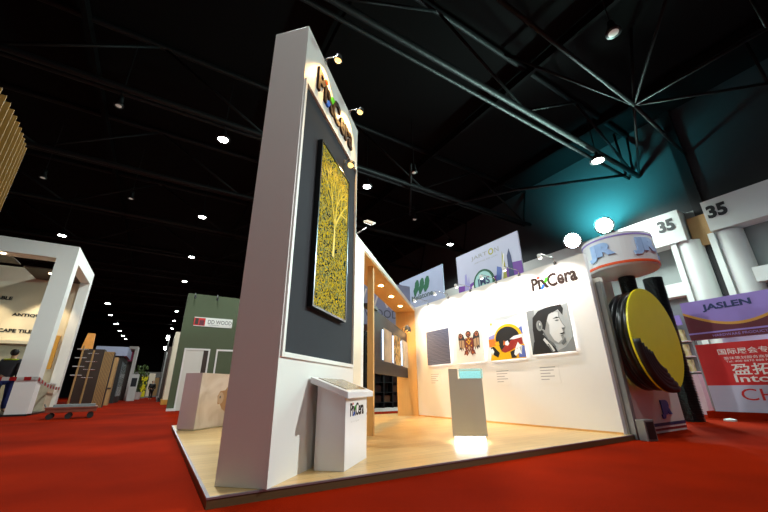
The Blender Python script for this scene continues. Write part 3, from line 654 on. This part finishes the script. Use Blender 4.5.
# upright corrugated pipes
def corrugated(label, x, y, z0, z1, r):
    prof = []; z = 0.0; n = int((z1-z0)/.035)
    prof.append((r*.8, 0))
    for i in range(n): zz = (z1-z0)*i/n; st = (z1-z0)/n; prof += [(r*.86, zz+.01*st), (r, zz+.25*st), (r, zz+.65*st), (r*.86, zz+.9*st)]
    prof.append((r*.8, z1-z0))
    o = MB().lathe(prof, n=20).build('corrugated_pipe', black_gloss, None, False, loc=(x, y, z0))
    return tag(o, label, 'pipe', 'corrugated pipes of the cable stand')
corrugated('upright black corrugated pipe between canopy and yellow disc', 8.42, 3.52, .921, 3.038, .16)
corrugated('upright black corrugated pipe right of the yellow disc', 10.9, 3.95, 0, 3.5, .22)
# speaker box on the floor
sb = thing('floor_speaker', 'small grey floor box with black front at platform end', 'speaker', (6.56, 3.0, 0), -12)
MB().box((-.02, .02, 0), (.2, .16, .30)).build('case', grey_metal, sb, bevel=.008)
MB().box((.01, .012, .03), (.17, .02, .27)).build('grille', black, sb)
# ================================================================== purple and red stand at far right
js = thing('exhibition_stand', 'stand with a violet and maroon fascia over a red carpet step', 'exhibit stand', (12.5, 4.05, 0), -90)
JL = 6.0
MB().box((-.1, -.15, 0), (JL, 2.6, .16)).build('carpet_step', carpet, js)
fa = MB().box((0, 0, 1.95), (JL, .12, 3.0)).build('fascia', violet, js)
m = MB(); pts = [(0, 2.05)] + [(x_, 2.72-.42*math.sin(math.pi*min(1, (x_+.1)/2.4))) for x_ in [i*.12 for i in range(0, 21)]] + [(2.4, 2.05)]
m.sheet(pts, -.003, 0)
pts = [(x_, 2.78-.45*math.sin(math.pi*min(1, (x_+.1)/2.4))) for x_ in [i*.12 for i in range(0, 21)]]; low = [(x_, z-.07) for x_, z in pts][::-1]
m.sheet(pts+low, -.006, 1); m.sheet([(0, 1.95), (JL, 1.95), (JL, 2.10), (0, 2.10)], -.008, 0); m.sheet([(0, 2.10), (JL, 2.10), (JL, 2.14), (0, 2.14)], -.009, 2)
m.build('fascia_print', [maroon, gold, violet], fa)
m = MB(); put_text(m, 'JASLEN', .46, 2.66, 1.0, .21, -.012, 0, .035); m.build('fascia_lettering', navy, fa)
m = MB(); put_text(m, 'HARDWARE PRODUCTS FACTORY', .5, 2.0, 1.6, .06, -.011, 0, .0); m.build('strapline_lettering', violet, fa)
for x in (.05, 3.0, 5.9): MB().box((x-.03, .02, .16), (x+.03, .1, 1.95)).build('post', grey_metal, js)
MB().box((0, 2.4, .16), (JL, 2.5, 3.0)).build('back_panel', banner_white, js)
MB().box((0, .3, 2.6), (JL, 2.4, 2.64)).build('top_panel', banner_white, js)
for k in range(4): MB().box((.4+k*1.3, .5, 2.55), (1.2+k*1.3, .62, 2.6)).build('tube_lamp', led_white, js)
light('stand_light', 'AREA', (1.8, 1.2, 2.5), 25, (.95, 1, 1), js, (1.8, 1.2, 0)).data.size = 1.2
bn = thing('red_banner', 'red banner with white Chinese lettering across the far right stand', 'banner', (12.44, 4.05, .16), -90)
rc = MB().box((.07, -.01, .62), (2.6, .0, 1.66)).build('red_cloth', red_p, bn); wc = MB().box((.07, -.01, 0), (2.6, 0, .62)).build('white_cloth', banner_white, bn)
m = MB(); put_text(m, '国际展会专业化', .50, 1.36, 1.35, .15, -.013, 0, .01); put_text(m, '整体策划服务商第一品牌', .58, 1.24, 1.2, .07, -.013, 0); put_text(m, 'Tel: 400 8870 888 Mob: 1358', .6, 1.17, 1.15, .045, -.013, 0)
put_text(m, '盈拓国', .66, .86, 1.1, .27, -.013, 0, .012); put_text(m, 'Intop', .66, .64, .86, .22, -.013, 0, .015); m.build('white_lettering', white, rc)
m = MB(); put_text(m, 'CHINA', .68, .27, 1.5, .27, -.013, 0, .0); m.build('red_lettering', red_p, wc)
# shelf of packs left of it
sh = thing('product_shelf', 'shelf of yellow packs between the black pipe and red banner', 'shelf', (13.6, 5.9, 0), -90)
MB().box((0, .3, 0), (1.4, .36, 3.2)).build('back_panel', hall_grey, sh)
for z in (1.15, 1.6, 2.05): MB().box((0, 0, z), (1.4, .3, z+.03)).build('shelf_board', white, sh)
MB().box((0, .02, 0), (1.4, .3, 1.1)).build('cabinet', mauve, sh)
MB().box((0, -.02, 2.55), (1.4, .02, 2.85)).build('sign_strip', violet, sh)
for i, z in enumerate((1.181, 1.631, 2.081)):
    for k in range(4):
        o = MB().box((0, 0, 0), (.28, .2, .34)).build('product_pack', products); o.location = (13.6-.0+.05, 5.9-.05-k*.33, z); o.rotation_euler = (0, 0, R_(-90))
        tag(o, 'yellow pack on the %s shelf of the pack shelf, %s' % (('lower', 'middle', 'top')[i], ('leftmost', 'second from left', 'third from left', 'rightmost')[k]), 'pack', 'yellow packs on the shelf')
# floor lamp puck seen on the carpet
o = MB().lathe([(.001, 0), (.12, 0), (.12, .04), (.001, .06)], n=16).build('floor_puck', white); o.location = (11.6, 3.5, 0); tag(o, 'small pale round cap lying on the red carpet by the pipe', 'cap')

# ================================================================== banners behind the picture wall
def banner(label, y1, y0, z0, z1, x=10.0, cloth=banner_white):
    t = thing('sign_panel', label, 'sign', (x, y1, 0), -90)
    MB().box((0, 0, z0), (y1-y0, .05, z1)).build('banner_board', cloth, t)
    for xx in (.15, y1-y0-.15): MB().box((xx-.04, .05, 0), (xx+.04, .12, z1)).build('leg', black, t)
    return t
t = banner('pale blue banner with three green trees behind the picture wall', 14.75, 11.3, 3.6, 6.02, 10, banner_blue)
m = MB()
for k, x in enumerate((1.35, 1.75, 2.15)): m.sheet([(x-.06, 4.98+.03*k), (x-.14, 5.3), (x-.02, 5.44), (x+.02, 5.66), (x+.16, 5.78), (x+.3, 5.74), (x+.36, 5.5), (x+.26, 5.22), (x+.12, 5.1), (x+.06, 4.98+.03*k)], -.003)
m.build('tree_print', tree_green, t)
m = MB(); put_text(m, 'Melatone', 1.05, 4.78, 1.65, .26, -.004, 0, .03); m.build('banner_lettering', mat('green grey lettering', rgb(70, 84, 84), .6), t); m = MB(); put_text(m, 'THE ART OF LAMINATE', 1.15, 4.55, 1.5, .09, -.004, 0); m.build('small_lettering', ink_grey, t)
t = banner('white banner with olive O lettering and purple foot behind picture wall', 10.38, 7.2, 3.4, 6.02)
m = MB()
m.sheet([(0, 3.4), (3.18, 3.4), (3.18, 4.9), (2.75, 4.95), (2.3, 4.65), (1.6, 4.7), (1.1, 4.78), (.6, 4.65), (0, 4.72)], -.003, 0)
m.sheet([(.25, 3.5), (.42, 5.1), (.52, 5.15), (.56, 4.7), (.64, 5.0), (.72, 3.5)], -.005, 1); m.sheet([(1.95, 4.3), (2.1, 5.0), (2.3, 4.9), (2.5, 4.3)], -.005, 5)
m.sheet([(2.28, 3.5), (2.34, 5.0), (2.40, 5.5), (2.48, 5.0), (2.52, 3.5)], -.006, 2); m.sheet([(2.56, 3.5), (2.6, 5.25), (2.72, 5.5), (2.78, 5.2), (2.84, 3.5)], -.006, 3); m.sheet([(2.22, 4.4), (2.46, 5.4), (2.5, 5.36), (2.3, 4.4)], -.007, 4)
m.sheet(ell(.95, 4.5, .22, .1, 16), -.006, 4)
m.build('bottle_print', [purple, P['lilac'], olive, navy, white, P['bluep']], t)
m = MB(); put_text(m, 'JART', .86, 5.55, .85, .2, -.004, 0, .01); m.build('banner_lettering', ink_grey, t)
m = MB(); put_text(m, 'N', 2.08, 5.55, .2, .2, -.004, 0, .01); m.build('banner_lettering', ink_grey, t)
m = MB(); put_text(m, 'HARDWARE AND LOCKS', 1.0, 5.40, 1.2, .06, -.004, 0); m.build('small_lettering', ink_grey, t); m = MB()
m.prism(ell(1.9, 5.66, .13, .13, 20), -.004, -.003, 0); m.sheet(ell(1.9, 5.66, .075, .075, 16), -.005, 1); m.build('ring_print', [olive, banner_white], t)
t = thing('round_sign', 'round pale teal sign with navy letters in front of white banner', 'sign', (9.6, 9.1, 0), -90)
m = MB(); m.prism(ell(.45, 4.42, .5, .5, 32), 0, .04); m.build('disc', tree_green, t)
MB().prism(ell(.45, 4.42, .42, .42, 32), -.006, 0).build('face', teal_pale, t)
m = MB(); put_text(m, 'JMS', .14, 4.24, .62, .36, -.010, 0, .03); m.build('lettering', navy, t)
MB().box((.41, .04, 0), (.49, .1, 4.8)).build('post', black, t)
# sign and dark display rack seen through the portal
t = thing('sign_panel', 'pale sign with grey WOOD letters seen through the portal', 'sign', (6.2, 13.0, 0))
MB().box((0, 0, 3.35), (3.2, .05, 5.3)).build('board', banner_blue, t)
m = MB(); put_text(m, 'WOOD', .75, 3.7, 1.75, .36, -.004, 0, .01); m.build('lettering', mat('slate lettering', rgb(90, 96, 112), .6), t)
m = MB()
for k in range(4): m.sheet([(.3+k*.65, 4.9), (.42+k*.65, 4.9), (.62+k*.65, 4.3), (.82+k*.65, 4.9), (.9+k*.65, 4.9), (.66+k*.65, 4.15), (.58+k*.65, 4.15)], -.004)
m.build('zigzag_print', white, t)
for xx in (.15, 3.05): MB().box((xx-.04, .05, 0), (xx+.04, .12, 5.3)).build('leg', black, t)
t = thing('display_rack', 'black shelving rack of dark samples seen under the dark panel', 'shelf', (5.9, 12.4, 0))
MB().box((0, .35, .12), (3.3, .4, 3.0)).build('back_panel', black, t)
MB().box((0, 0, 0), (3.3, .4, .12)).build('base', white, t)
m = MB()
for k in range(8): m.box((0, .04, .3+k*.36), (3.3, .35, .325+k*.36))
for o_i, z in enumerate([.3+k*.36 for k in range(8)]): MB().box((0, .04, z), (3.3, .35, z+.025)).build('shelf_board', steel_dark, t)
for k in range(9): MB().box((k*.41, .02, .12), (k*.41+.03, .35, 3.0)).build('upright', black, t)
random.seed(2)
for i in range(8):
    for k in range(8):
        if random.random() < .8 and i < 7:
            mt = random.choice([brown, brown, edge_wood, black, steel_dark])
            o = MB().box((0, 0, 0), (.3, .1, .24)).build('sample_tile', mt); o.location = (5.9+k*.41+.07, 12.55, .326+i*.36)
            tag(o, 'dark sample tile on the black rack, shelf %d up, number %d from left' % (i+1, k+1), 'tile', 'sample tiles on the black rack')

# ================================================================== green wall stand
gw = thing('exhibition_stand', 'tall dark green stand wall with white trimmed doorways left of tower', 'exhibit stand', (0.55, 19.45, 0))
GH = 5.36
MB().box((0, 0, 0), (6.0, .8, GH)).build('wall', green_paint, gw)
MB().box((-.02, -.25, 0), (.35, .0, .10)).build('skirting', white, gw)
for x0, x1 in ((.27, 1.38), (1.66, 2.77)):
    m = MB(); m.box((x0, -.04, 0), (x0+.07, 0, 2.72)); m.box((x1-.07, -.04, 0), (x1, 0, 2.72)); m.box((x0+.07, -.04, 2.64), (x1-.07, 0, 2.72)); dfr = m.build('door_frame', white, gw)
    MB().box((x0+.07, -.012, 0), (x1-.07, -.002, 2.64)).build('door_panel', grey if x0 < 1 else green_paint, dfr)
    MB().box((x1-.28, -.02, 0), (x1-.07, -.0125, 2.64)).build('door_post', brown if x0 < 1 else green_paint, dfr)
sg = thing('name_sign', 'white sign with red square emblem on the green wall', 'sign', (1.0, 19.44, 3.78))
MB().box((0, -.03, 0), (1.75, 0, .44)).build('board', white, sg)
m = MB(); m.box((.0, -.034, .03), (.5, -.03, .40), 0); m.box((.05, -.037, .08), (.2, -.034, .38), 1); m.box((.25, -.037, .06), (.45, -.034, .3), 2); m.build('emblem', [red_p, brown, maroon], sg)
m = MB(); put_text(m, 'DD WOOD', .62, .14, 1.1, .2, -.033, 0, .01); put_text(m, 'FLOORING', .66, .06, .5, .05, -.033, 0); m.build('lettering', mat('grey sign letters', rgb(90, 80, 80), .6), sg)
for x, lab in ((.86, 'thin arm lamp on the green wall top above the sign emblem'), (1.86, 'thin arm lamp on the green wall top near the white tower')):
    t = thing('arm_lamp', lab, 'lamp', (x, 19.45, GH-.05), 0, 'arm lamps on the green wall')
    MB().tube([(0, -.03, 0), (0, -.2, .05), (0, -.35, -.1)], .02, 8).build('arm', black, t); MB().lathe([(.05, -.1), (.05, .05), (.02, .08)], (0, -.35, -.15), 10).build('lamp_head', black, t)
# ================================================================== tile stand at left
ts = thing('exhibition_stand', 'white portal framed tile stand at the left of the aisle', 'exhibit stand', (-4.02, 19.44, 0))
X0 = -8.5
m = MB(); m.box((-.64, 0, 0), (0, .7, 6.90)); m.box((X0, 0, 6.27), (-.64, .7, 6.9)); m.build('front_frame', white, ts)
m = MB(); m.box((-.4, .7, 6.27), (0, 4.2, 6.9)); m.box((-.4, 4.2, 0), (0, 4.7, 6.9)); m.build('side_frame', white, ts)
MB().box((X0, 4.5, 0), (-.4, 4.7, 6.8)).build('back_panel', white_warm, ts)
MB().box((X0-.1, 0.1, 0), (X0, 4.6, 6.9)).build('end_panel', white, ts)
MB().box((X0, -.05, 0), (0, 4.7, .07)).build('floor_board', black, ts)
MB().box((X0, .7, 6.27), (-2.2, 1.9, 6.3)).build('ceiling_panel', brown, ts)
MB().box((-2.2, 2.2, 6.27), (-.4, 4.5, 6.32)).build('corner_panel', brown, ts)
for x, y in ((-2.4, .35), (-1.35, 2.9), (-.9, 2.9), (-4.4, .35)):
    MB().lathe([(.001, -.01), (.09, -.008)], (x, y, 6.265), 12).build('downlight', down_on, ts)
for x, y, p_ in ((-1.35, 3.3, 300), (-3.5, 2.9, 300), (-6, 2.9, 220)): light('stand_beam', 'SPOT', (x, y, 6.2), p_, (1, .82, .52), ts, (x, 4.3, 0), 80, .4, .08)
m = MB()
for s_, x_, z_, w_ in (('ANTIQUE TILE', -2.62, 4.33, 1.75), ('LANDSCAPE TILE', -3.75, 3.56, 2.05), ('TABLE', -3.55, 5.1, .75)):
    m = MB(); put_text(m, s_, x_, z_, w_, .17, 4.48, 0, .04); m.build('wall_lettering', ink_blk, ts)
MB().box((X0, 4.0, 3.0), (-1.0, 4.5, 3.15)).build('shelf_board', white_warm, ts)
MB().box((X0, 4.2, .07), (-.9, 4.49, 3.0)).build('stone_panel', stone, ts)
MB().box((-.70, 4.3, 1.9), (-.56, 4.48, 3.5)).build('tile_strip', gold, ts)
bx = thing('glass_case', 'low pale box with dark rim beside the white portal post', 'case', (-4.4, 22.0, .07))
MB().box((-.45, 0, 0), (.3, 1.2, 1.1)).build('body', stone, bx); MB().box((-.47, -.02, 1.1), (.32, 1.22, 1.16)).build('rim', white, bx)
tp = thing('barrier_tape', 'red and white striped barrier tape tied round the white portal post', 'barrier tape', (-4.02, 19.4, 0))
def tape(p0, p1, sag, n):
    m = MB()
    for i in range(n):
        a, b_ = i/n, (i+1)/n
        q = [Vector(p0).lerp(Vector(p1), u) - Vector((0, 0, sag*4*u*(1-u))) for u in (a, b_)]
        m.add([tuple(q[0]), tuple(q[1]), tuple(q[1]+Vector((0, 0, .13))), tuple(q[0]+Vector((0, 0, .13))), tuple(q[0]+Vector((0, .004, 0))), tuple(q[1]+Vector((0, .004, 0))), tuple(q[1]+Vector((0, .004, .13))), tuple(q[0]+Vector((0, .004, .13)))], FB[:2]+[(0,1,2,3),(4,5,6,7)], i % 2)
    return m
tape((-4.5, 0.02, 1.28), (.02, -.01, 1.28), .03, 22).build('front_run', [red_p, white], tp)
tape((.03, 0.02, 1.28), (.06, 4.3, .95), .12, 16).build('side_run', [red_p, white], tp)
# slatted round column at the far left
sc = thing('slatted_screen', 'tall curved screen of gold vertical slats at the upper left edge', 'screen', (-10.98, 7.5, 0))
MB().lathe([(7.86, 0), (7.86, 5.3), (7.90, 5.3), (7.90, 0)], n=40, a0=-22, a1=9.6).build('backing', mat('dark gold backing', rgb(40, 28, 12), .7, spec=.1), sc)
slat_m = mat('gold slat', rgb(112, 82, 36), .6, var=.15, spec=.1)
m = MB()
for i in range(25):
    M_ = Matrix.Rotation(R_(-22+31.6*i/24), 4, 'Z'); m.box((7.9, -.012, 0), (7.97, .012, 5.5), 0, M_)
m.build('slats', slat_m, sc)
MB().lathe([(7.84, 5.3), (7.9, 5.3), (7.9, 5.36), (7.84, 5.36)], n=40, a0=-22, a1=10).build('top_rail', black, sc)
# ================================================================== person figures
def skinned(name, pts, edges, m, parent, sub=1):
    me = bpy.data.meshes.new(name); me.from_pydata([p_[:3] for p_ in pts], edges, []); o = bpy.data.objects.new(name, me); COL.objects.link(o)
    sk = o.modifiers.new('skin', 'SKIN'); sk.use_smooth_shade = True
    for i, p_ in enumerate(pts): me.skin_vertices[0].data[i].radius = (p_[3], p_[4] if len(p_) > 4 else p_[3])
    me.skin_vertices[0].data[0].use_root = True
    sb_ = o.modifiers.new('sub', 'SUBSURF'); sb_.levels = sub; sb_.render_levels = sub
    dg = bpy.context.evaluated_depsgraph_get(); nm = bpy.data.meshes.new_from_object(o.evaluated_get(dg)); bpy.data.objects.remove(o)
    nm.materials.clear(); nm.materials.append(m); nm.polygons.foreach_set('use_smooth', [True]*len(nm.polygons))
    r = bpy.data.objects.new(name, nm); COL.objects.link(r); r.parent = parent
    return r
def person(label, loc, rz, s, top, trousers, band=False, bend=.0, stride=.12):
    t = thing('person', label, 'person', loc, rz); t.scale = (s, s, s)
    q = lambda x, y, z, r, r2=None: (x, y - bend*max(0, z-.95), z, r, r2 or r)
    pts = [q(0,0,.95,.13,.09), q(0,0,1.15,.11,.08), q(0,0,1.38,.13,.08), q(0,0,1.50,.055), q(0,-.01,1.58,.075,.09), q(0,-.015,1.67,.08,.095), q(0,0,1.73,.05),
           q(.10,stride*.5,.85,.09), q(.10,stride*.8,.48,.06), q(.10,stride,.09,.045), q(.10,stride-.16,.03,.035), q(-.10,-stride*.5,.85,.09), q(-.10,-stride*.8,.48,.06), q(-.10,-stride,.09,.045), q(-.10,-stride-.16,.03,.035),
           q(.21,0,1.40,.06), q(.26,.03,1.13,.045), q(.25,-.08,.90,.035), q(.25,-.12,.80,.03), q(-.21,0,1.40,.06), q(-.26,.03,1.13,.045), q(-.25,-.08,.90,.035), q(-.25,-.12,.80,.03)]
    ed = [(0,1),(1,2),(2,3),(3,4),(4,5),(5,6),(0,7),(7,8),(8,9),(9,10),(0,11),(11,12),(12,13),(13,14),(2,15),(15,16),(16,17),(17,18),(2,19),(19,20),(20,21),(21,22)]
    skinned('body', pts, ed, skin, t)
    j = [q(0,0,.88,.20,.15), q(0,0,1.15,.19,.145), q(0,0,1.38,.22,.15), q(0,0,1.49,.10), q(.21,0,1.40,.095), q(.26,.03,1.13,.075), q(.255,-.06,.90,.065), q(-.21,0,1.40,.095), q(-.26,.03,1.13,.075), q(-.255,-.06,.90,.065)]
    skinned('jacket', j, [(0,1),(1,2),(2,3),(2,4),(4,5),(5,6),(2,7),(7,8),(8,9)], top, t)
    k = [q(0,0,.95,.175,.135), q(.10,stride*.5,.85,.115), q(.10,stride*.8,.48,.08), q(.10,stride,.10,.065), q(-.10,-stride*.5,.85,.105), q(-.10,-stride*.8,.48,.08), q(-.10,-stride,.10,.065)]
    skinned('trousers', k, [(0,1),(1,2),(2,3),(0,4),(4,5),(5,6)], trousers, t)
    hp_ = [q(0,.05,1.54,.085,.075), q(0,.035,1.65,.115,.105), q(0,.02,1.75,.09)]
    skinned('hair', hp_, [(0,1),(1,2)], hair, t)
    if band: MB().tube([(.19*math.cos(a*math.pi/8), .15*math.sin(a*math.pi/8)-bend*.47, 1.44) for a in range(16)], .022, 6, closed=True).build('reflective_band', hi_vis, t)
    return t
person('person in a dark jacket with lime band behind the barrier tape', (-5.3, 20.9, .07), 160, 1.42, cloth_grey, cloth_blue, True, .05)
person('person in dark clothes walking far down the red aisle', (-.42, 50, 0), 10, 1.15, black, black, False)
# ================================================================== trolley on the carpet
tr = thing('platform_trolley', 'low wooden platform trolley with casters on the red aisle', 'trolley', (-2.3, 16.5, 0), 6)
MB().box((-.66, -.3, .2), (.66, .5, .32)).build('deck', wood_red, tr, bevel=.01)
MB().box((-.68, -.32, .32), (.68, .52, .36)).build('rim', wood_red, tr)
MB().box((-.5, -.2, .36), (.6, .42, .44)).build('wrapped_load', mat('grey wrap', rgb(120, 124, 126), .4, var=.2), tr)
MB().tube([(-.66, .1, .3), (-.72, .1, .42), (-.74, .1, .46)], .02, 8).build('handle', grey_metal, tr)
for x, y in ((-.52, -.22), (-.52, .42), (.52, -.22), (.52, .42), (-.05, -.22), (-.05, .42)):
    MB().tube([(x, y-.035, .09), (x, y+.035, .09)], .09, 16).build('caster', rubber, tr)
# ================================================================== far left stands along the aisle
def rack(label, x, y, h_, lean=0):
    t = thing('sample_rack', label, 'rack', (x, y, 0), 0, 'bronze pole racks beside the tile stand')
    MB().box((-.16, -.2, 0), (.16, .2, .06)).build('base', brown, t)
    MB().tube([(0, 0, .06), (0, 0, h_)], .045, 8).build('pole', tan, t)
    for k in range(4): MB().tube([(-.25, 0, h_*(.52+.14*k)), (.25, 0, h_*(.52+.14*k))], .03, 6).build('rung', chrome, t)
rack('bronze pole rack just right of the white tile stand', -3.75, 25.2, 3.2); rack('bronze pole rack in front of the dark brown boards', -3.32, 25.6, 3.0)
lt = thing('glowing_sign', 'orange glowing tapered sign above the dark brown boards', 'sign', (-4.1, 28.3, 0))
m = MB(); m.add([(-.25, 0, 3.25), (.3, 0, 3.25), (.25, 0, 4.25), (-.1, 0, 4.25), (-.3, .3, 3.25), (.3, .3, 3.25), (.25, .3, 4.25), (-.1, .3, 4.25)], [(0,1,2,3), (5,4,7,6), (1,5,6,2), (4,0,3,7), (3,2,6,7), (0,4,5,1)])
m.build('shade', mat('amber shade', rgb(230, 140, 60), .4, emit=.12, ecol=(1, .5, .12, 1), var=.5, scale=3), lt); MB().box((-.05, .1, 0), (.05, .2, 3.25)).build('post', black, lt)
bd = thing('board_display', 'dark brown upright boards beside striped pale slats', 'board stand', (-3.95, 27, 0))
MB().box((0, 0, 0), (.95, 1.0, 3.2)).build('dark_board', brown, bd)
m = MB()
for k in range(7): m.box((.96+k*.07, .02, .0), (.96+k*.07+.05, .5, 3.08))
m.build('pale_slats', tan, bd); MB().box((.955, .06, 0), (1.47, .48, 3.05)).build('slat_backing', brown, bd)
bd = thing('board_display', 'tan upright boards behind the striped slats', 'board stand', (-3.1, 31, 0))
MB().box((0, 0, 0), (.5, .8, 3.05)).build('tan_board', tan, bd); MB().box((.0, -.03, 1.0), (.5, 0, 1.1)).build('rail', brown, bd)
fs_ = thing('exhibition_stand', 'black window stand under a pale fascia on the left of aisle', 'exhibit stand', (-4.6, 36, 0))
MB().box((0, 0, 3.55), (2.1, 5.0, 4.25)).build('fascia', banner_blue, fs_); MB().box((0, .3, 0), (1.9, 5.0, 3.55)).build('body', black, fs_)
for k in range(4):
    m = MB(); m.box((1.9, .5+k*1.1, .5), (1.95, 1.4+k*1.1, 3.1)); m.build('window_pane', mat('smoked glass %d' % k, rgb(110, 116, 122), .2), fs_)
ws = thing('exhibition_stand', 'white arched stand farther along the left of the aisle', 'exhibit stand', (-3.2, 47, 0))
m = MB(); m.box((.55, 0, 0), (.8, 2, 5.4)); m.box((0, 0, 5.1), (.55, 2, 5.4)); m.build('arch', white, ws); MB().box((0, .5, 3.9), (.5, .7, 4.9)).build('magenta_sign', magenta, ws)
MB().box((-.3, 1.4, 0), (.55, 1.6, 5.1)).build('back_panel', brown, ws)
ks = thing('info_kiosk', 'small white kiosk with dark screen far down the aisle', 'kiosk', (-2.3, 44, 0))
MB().box((0, 0, 0), (.65, .4, 2.45)).build('body', white, ks); MB().box((.1, -.02, 1.3), (.55, 0, 2.1)).build('screen', dark_panel, ks)
pb = thing('potted_plant', 'bushy green potted plant beside the far aisle kiosk', 'plant', (-1.75, 52, 0))
MB().lathe([(.001, 0), (.3, 0), (.42, .8), (.001, .8)], n=16).build('pot', white, pb)
random.seed(3); m = MB()
for k in range(160):
    a = random.uniform(0, 6.28); r = random.uniform(.05, .75); z = random.uniform(.9, 3.7); sz = random.uniform(.15, .3); c = Vector((r*math.cos(a), r*math.sin(a), z)); M_ = Matrix.Translation(c) @ Matrix.Rotation(random.uniform(0, 6), 4, Vector((random.random(), random.random(), .5)).normalized())
    m.add([(-sz*.4, 0, 0), (0, 0, -sz), (sz*.4, 0, 0), (0, .03, sz)], [(0,1,2,3)], 0, M_)
m.build('foliage', leaf, pb); MB().tube([(0, 0, .8), (.02, 0, 2.6)], .06, 8).build('stem', brown, pb)
for i, (x, y, w_, h_, mt, lab) in enumerate(((-1.9, 60, .7, 2.8, yellow, 'yellow upright panel far down the left of the aisle'), (-1.2, 66, .8, 3.4, white_warm, 'cream upright panel far down the left of the aisle'), (-.4, 72, .6, 3.0, tan, 'tan upright panel near the end of the aisle'))):
    t = thing('upright_board', lab, 'panel', (x, y, 0)); MB().box((0, 0, .2), (w_, .3, h_)).build('board', mt, t); MB().box((-.05, -.1, 0), (w_+.05, .4, .2)).build('foot', grey_metal, t)
fw = thing('exhibition_stand', 'grey glazed stand closing the far end of the aisle', 'exhibit stand', (-4, 82, 0))
MB().box((0, 0, 3.4), (6.5, .5, 4.3)).build('fascia', hall_pale, fw); MB().box((0, .3, 0), (6.5, .5, 3.4)).build('glazing', hall_grey, fw)
for k in range(6): MB().box((k*1.25, 0, 0), (k*1.25+.25, .3, 3.4)).build('mullion', hall_pale, fw)
# right side of the aisle, beyond the green wall
def slab_stand(label, x, y, w_, h_, dep, mt, foot):
    t = thing('exhibition_stand', label, 'exhibit stand', (x, y, 0)); MB().box((0, 0, .3), (w_, dep, h_)).build('wall', mt, t); MB().box((-.08, -.1, 0), (w_+.1, dep, .3)).build('base', foot, t)
slab_stand('beige stand wall just behind the dark green wall', .5, 29, 1.8, 4.75, 4.0, white_warm, gold)
slab_stand('dark narrow stand wall behind the beige wall', .35, 38, 1.6, 4.6, 4.0, brown, black)
slab_stand('pale stand wall far down the right of the aisle', .3, 50, 1.8, 5.2, 5.0, hall_pale, white)
for x, y, z, lab in ((.1, 37, 5.1, 'bright white lamp beside the beige stand wall, upper one'), (.05, 49.5, 5.4, 'bright white lamp beside the far pale stand wall, lower one')):
    t = thing('stand_lamp', lab, 'lamp', (x, y, 0)); MB().box((-.1, -.1, z), (.1, .0, z+.35)).build('lens', lamp_on, t); MB().tube([(.12, .15, 0), (.12, .15, z+.5)], .03, 6).build('post', grey_metal, t)
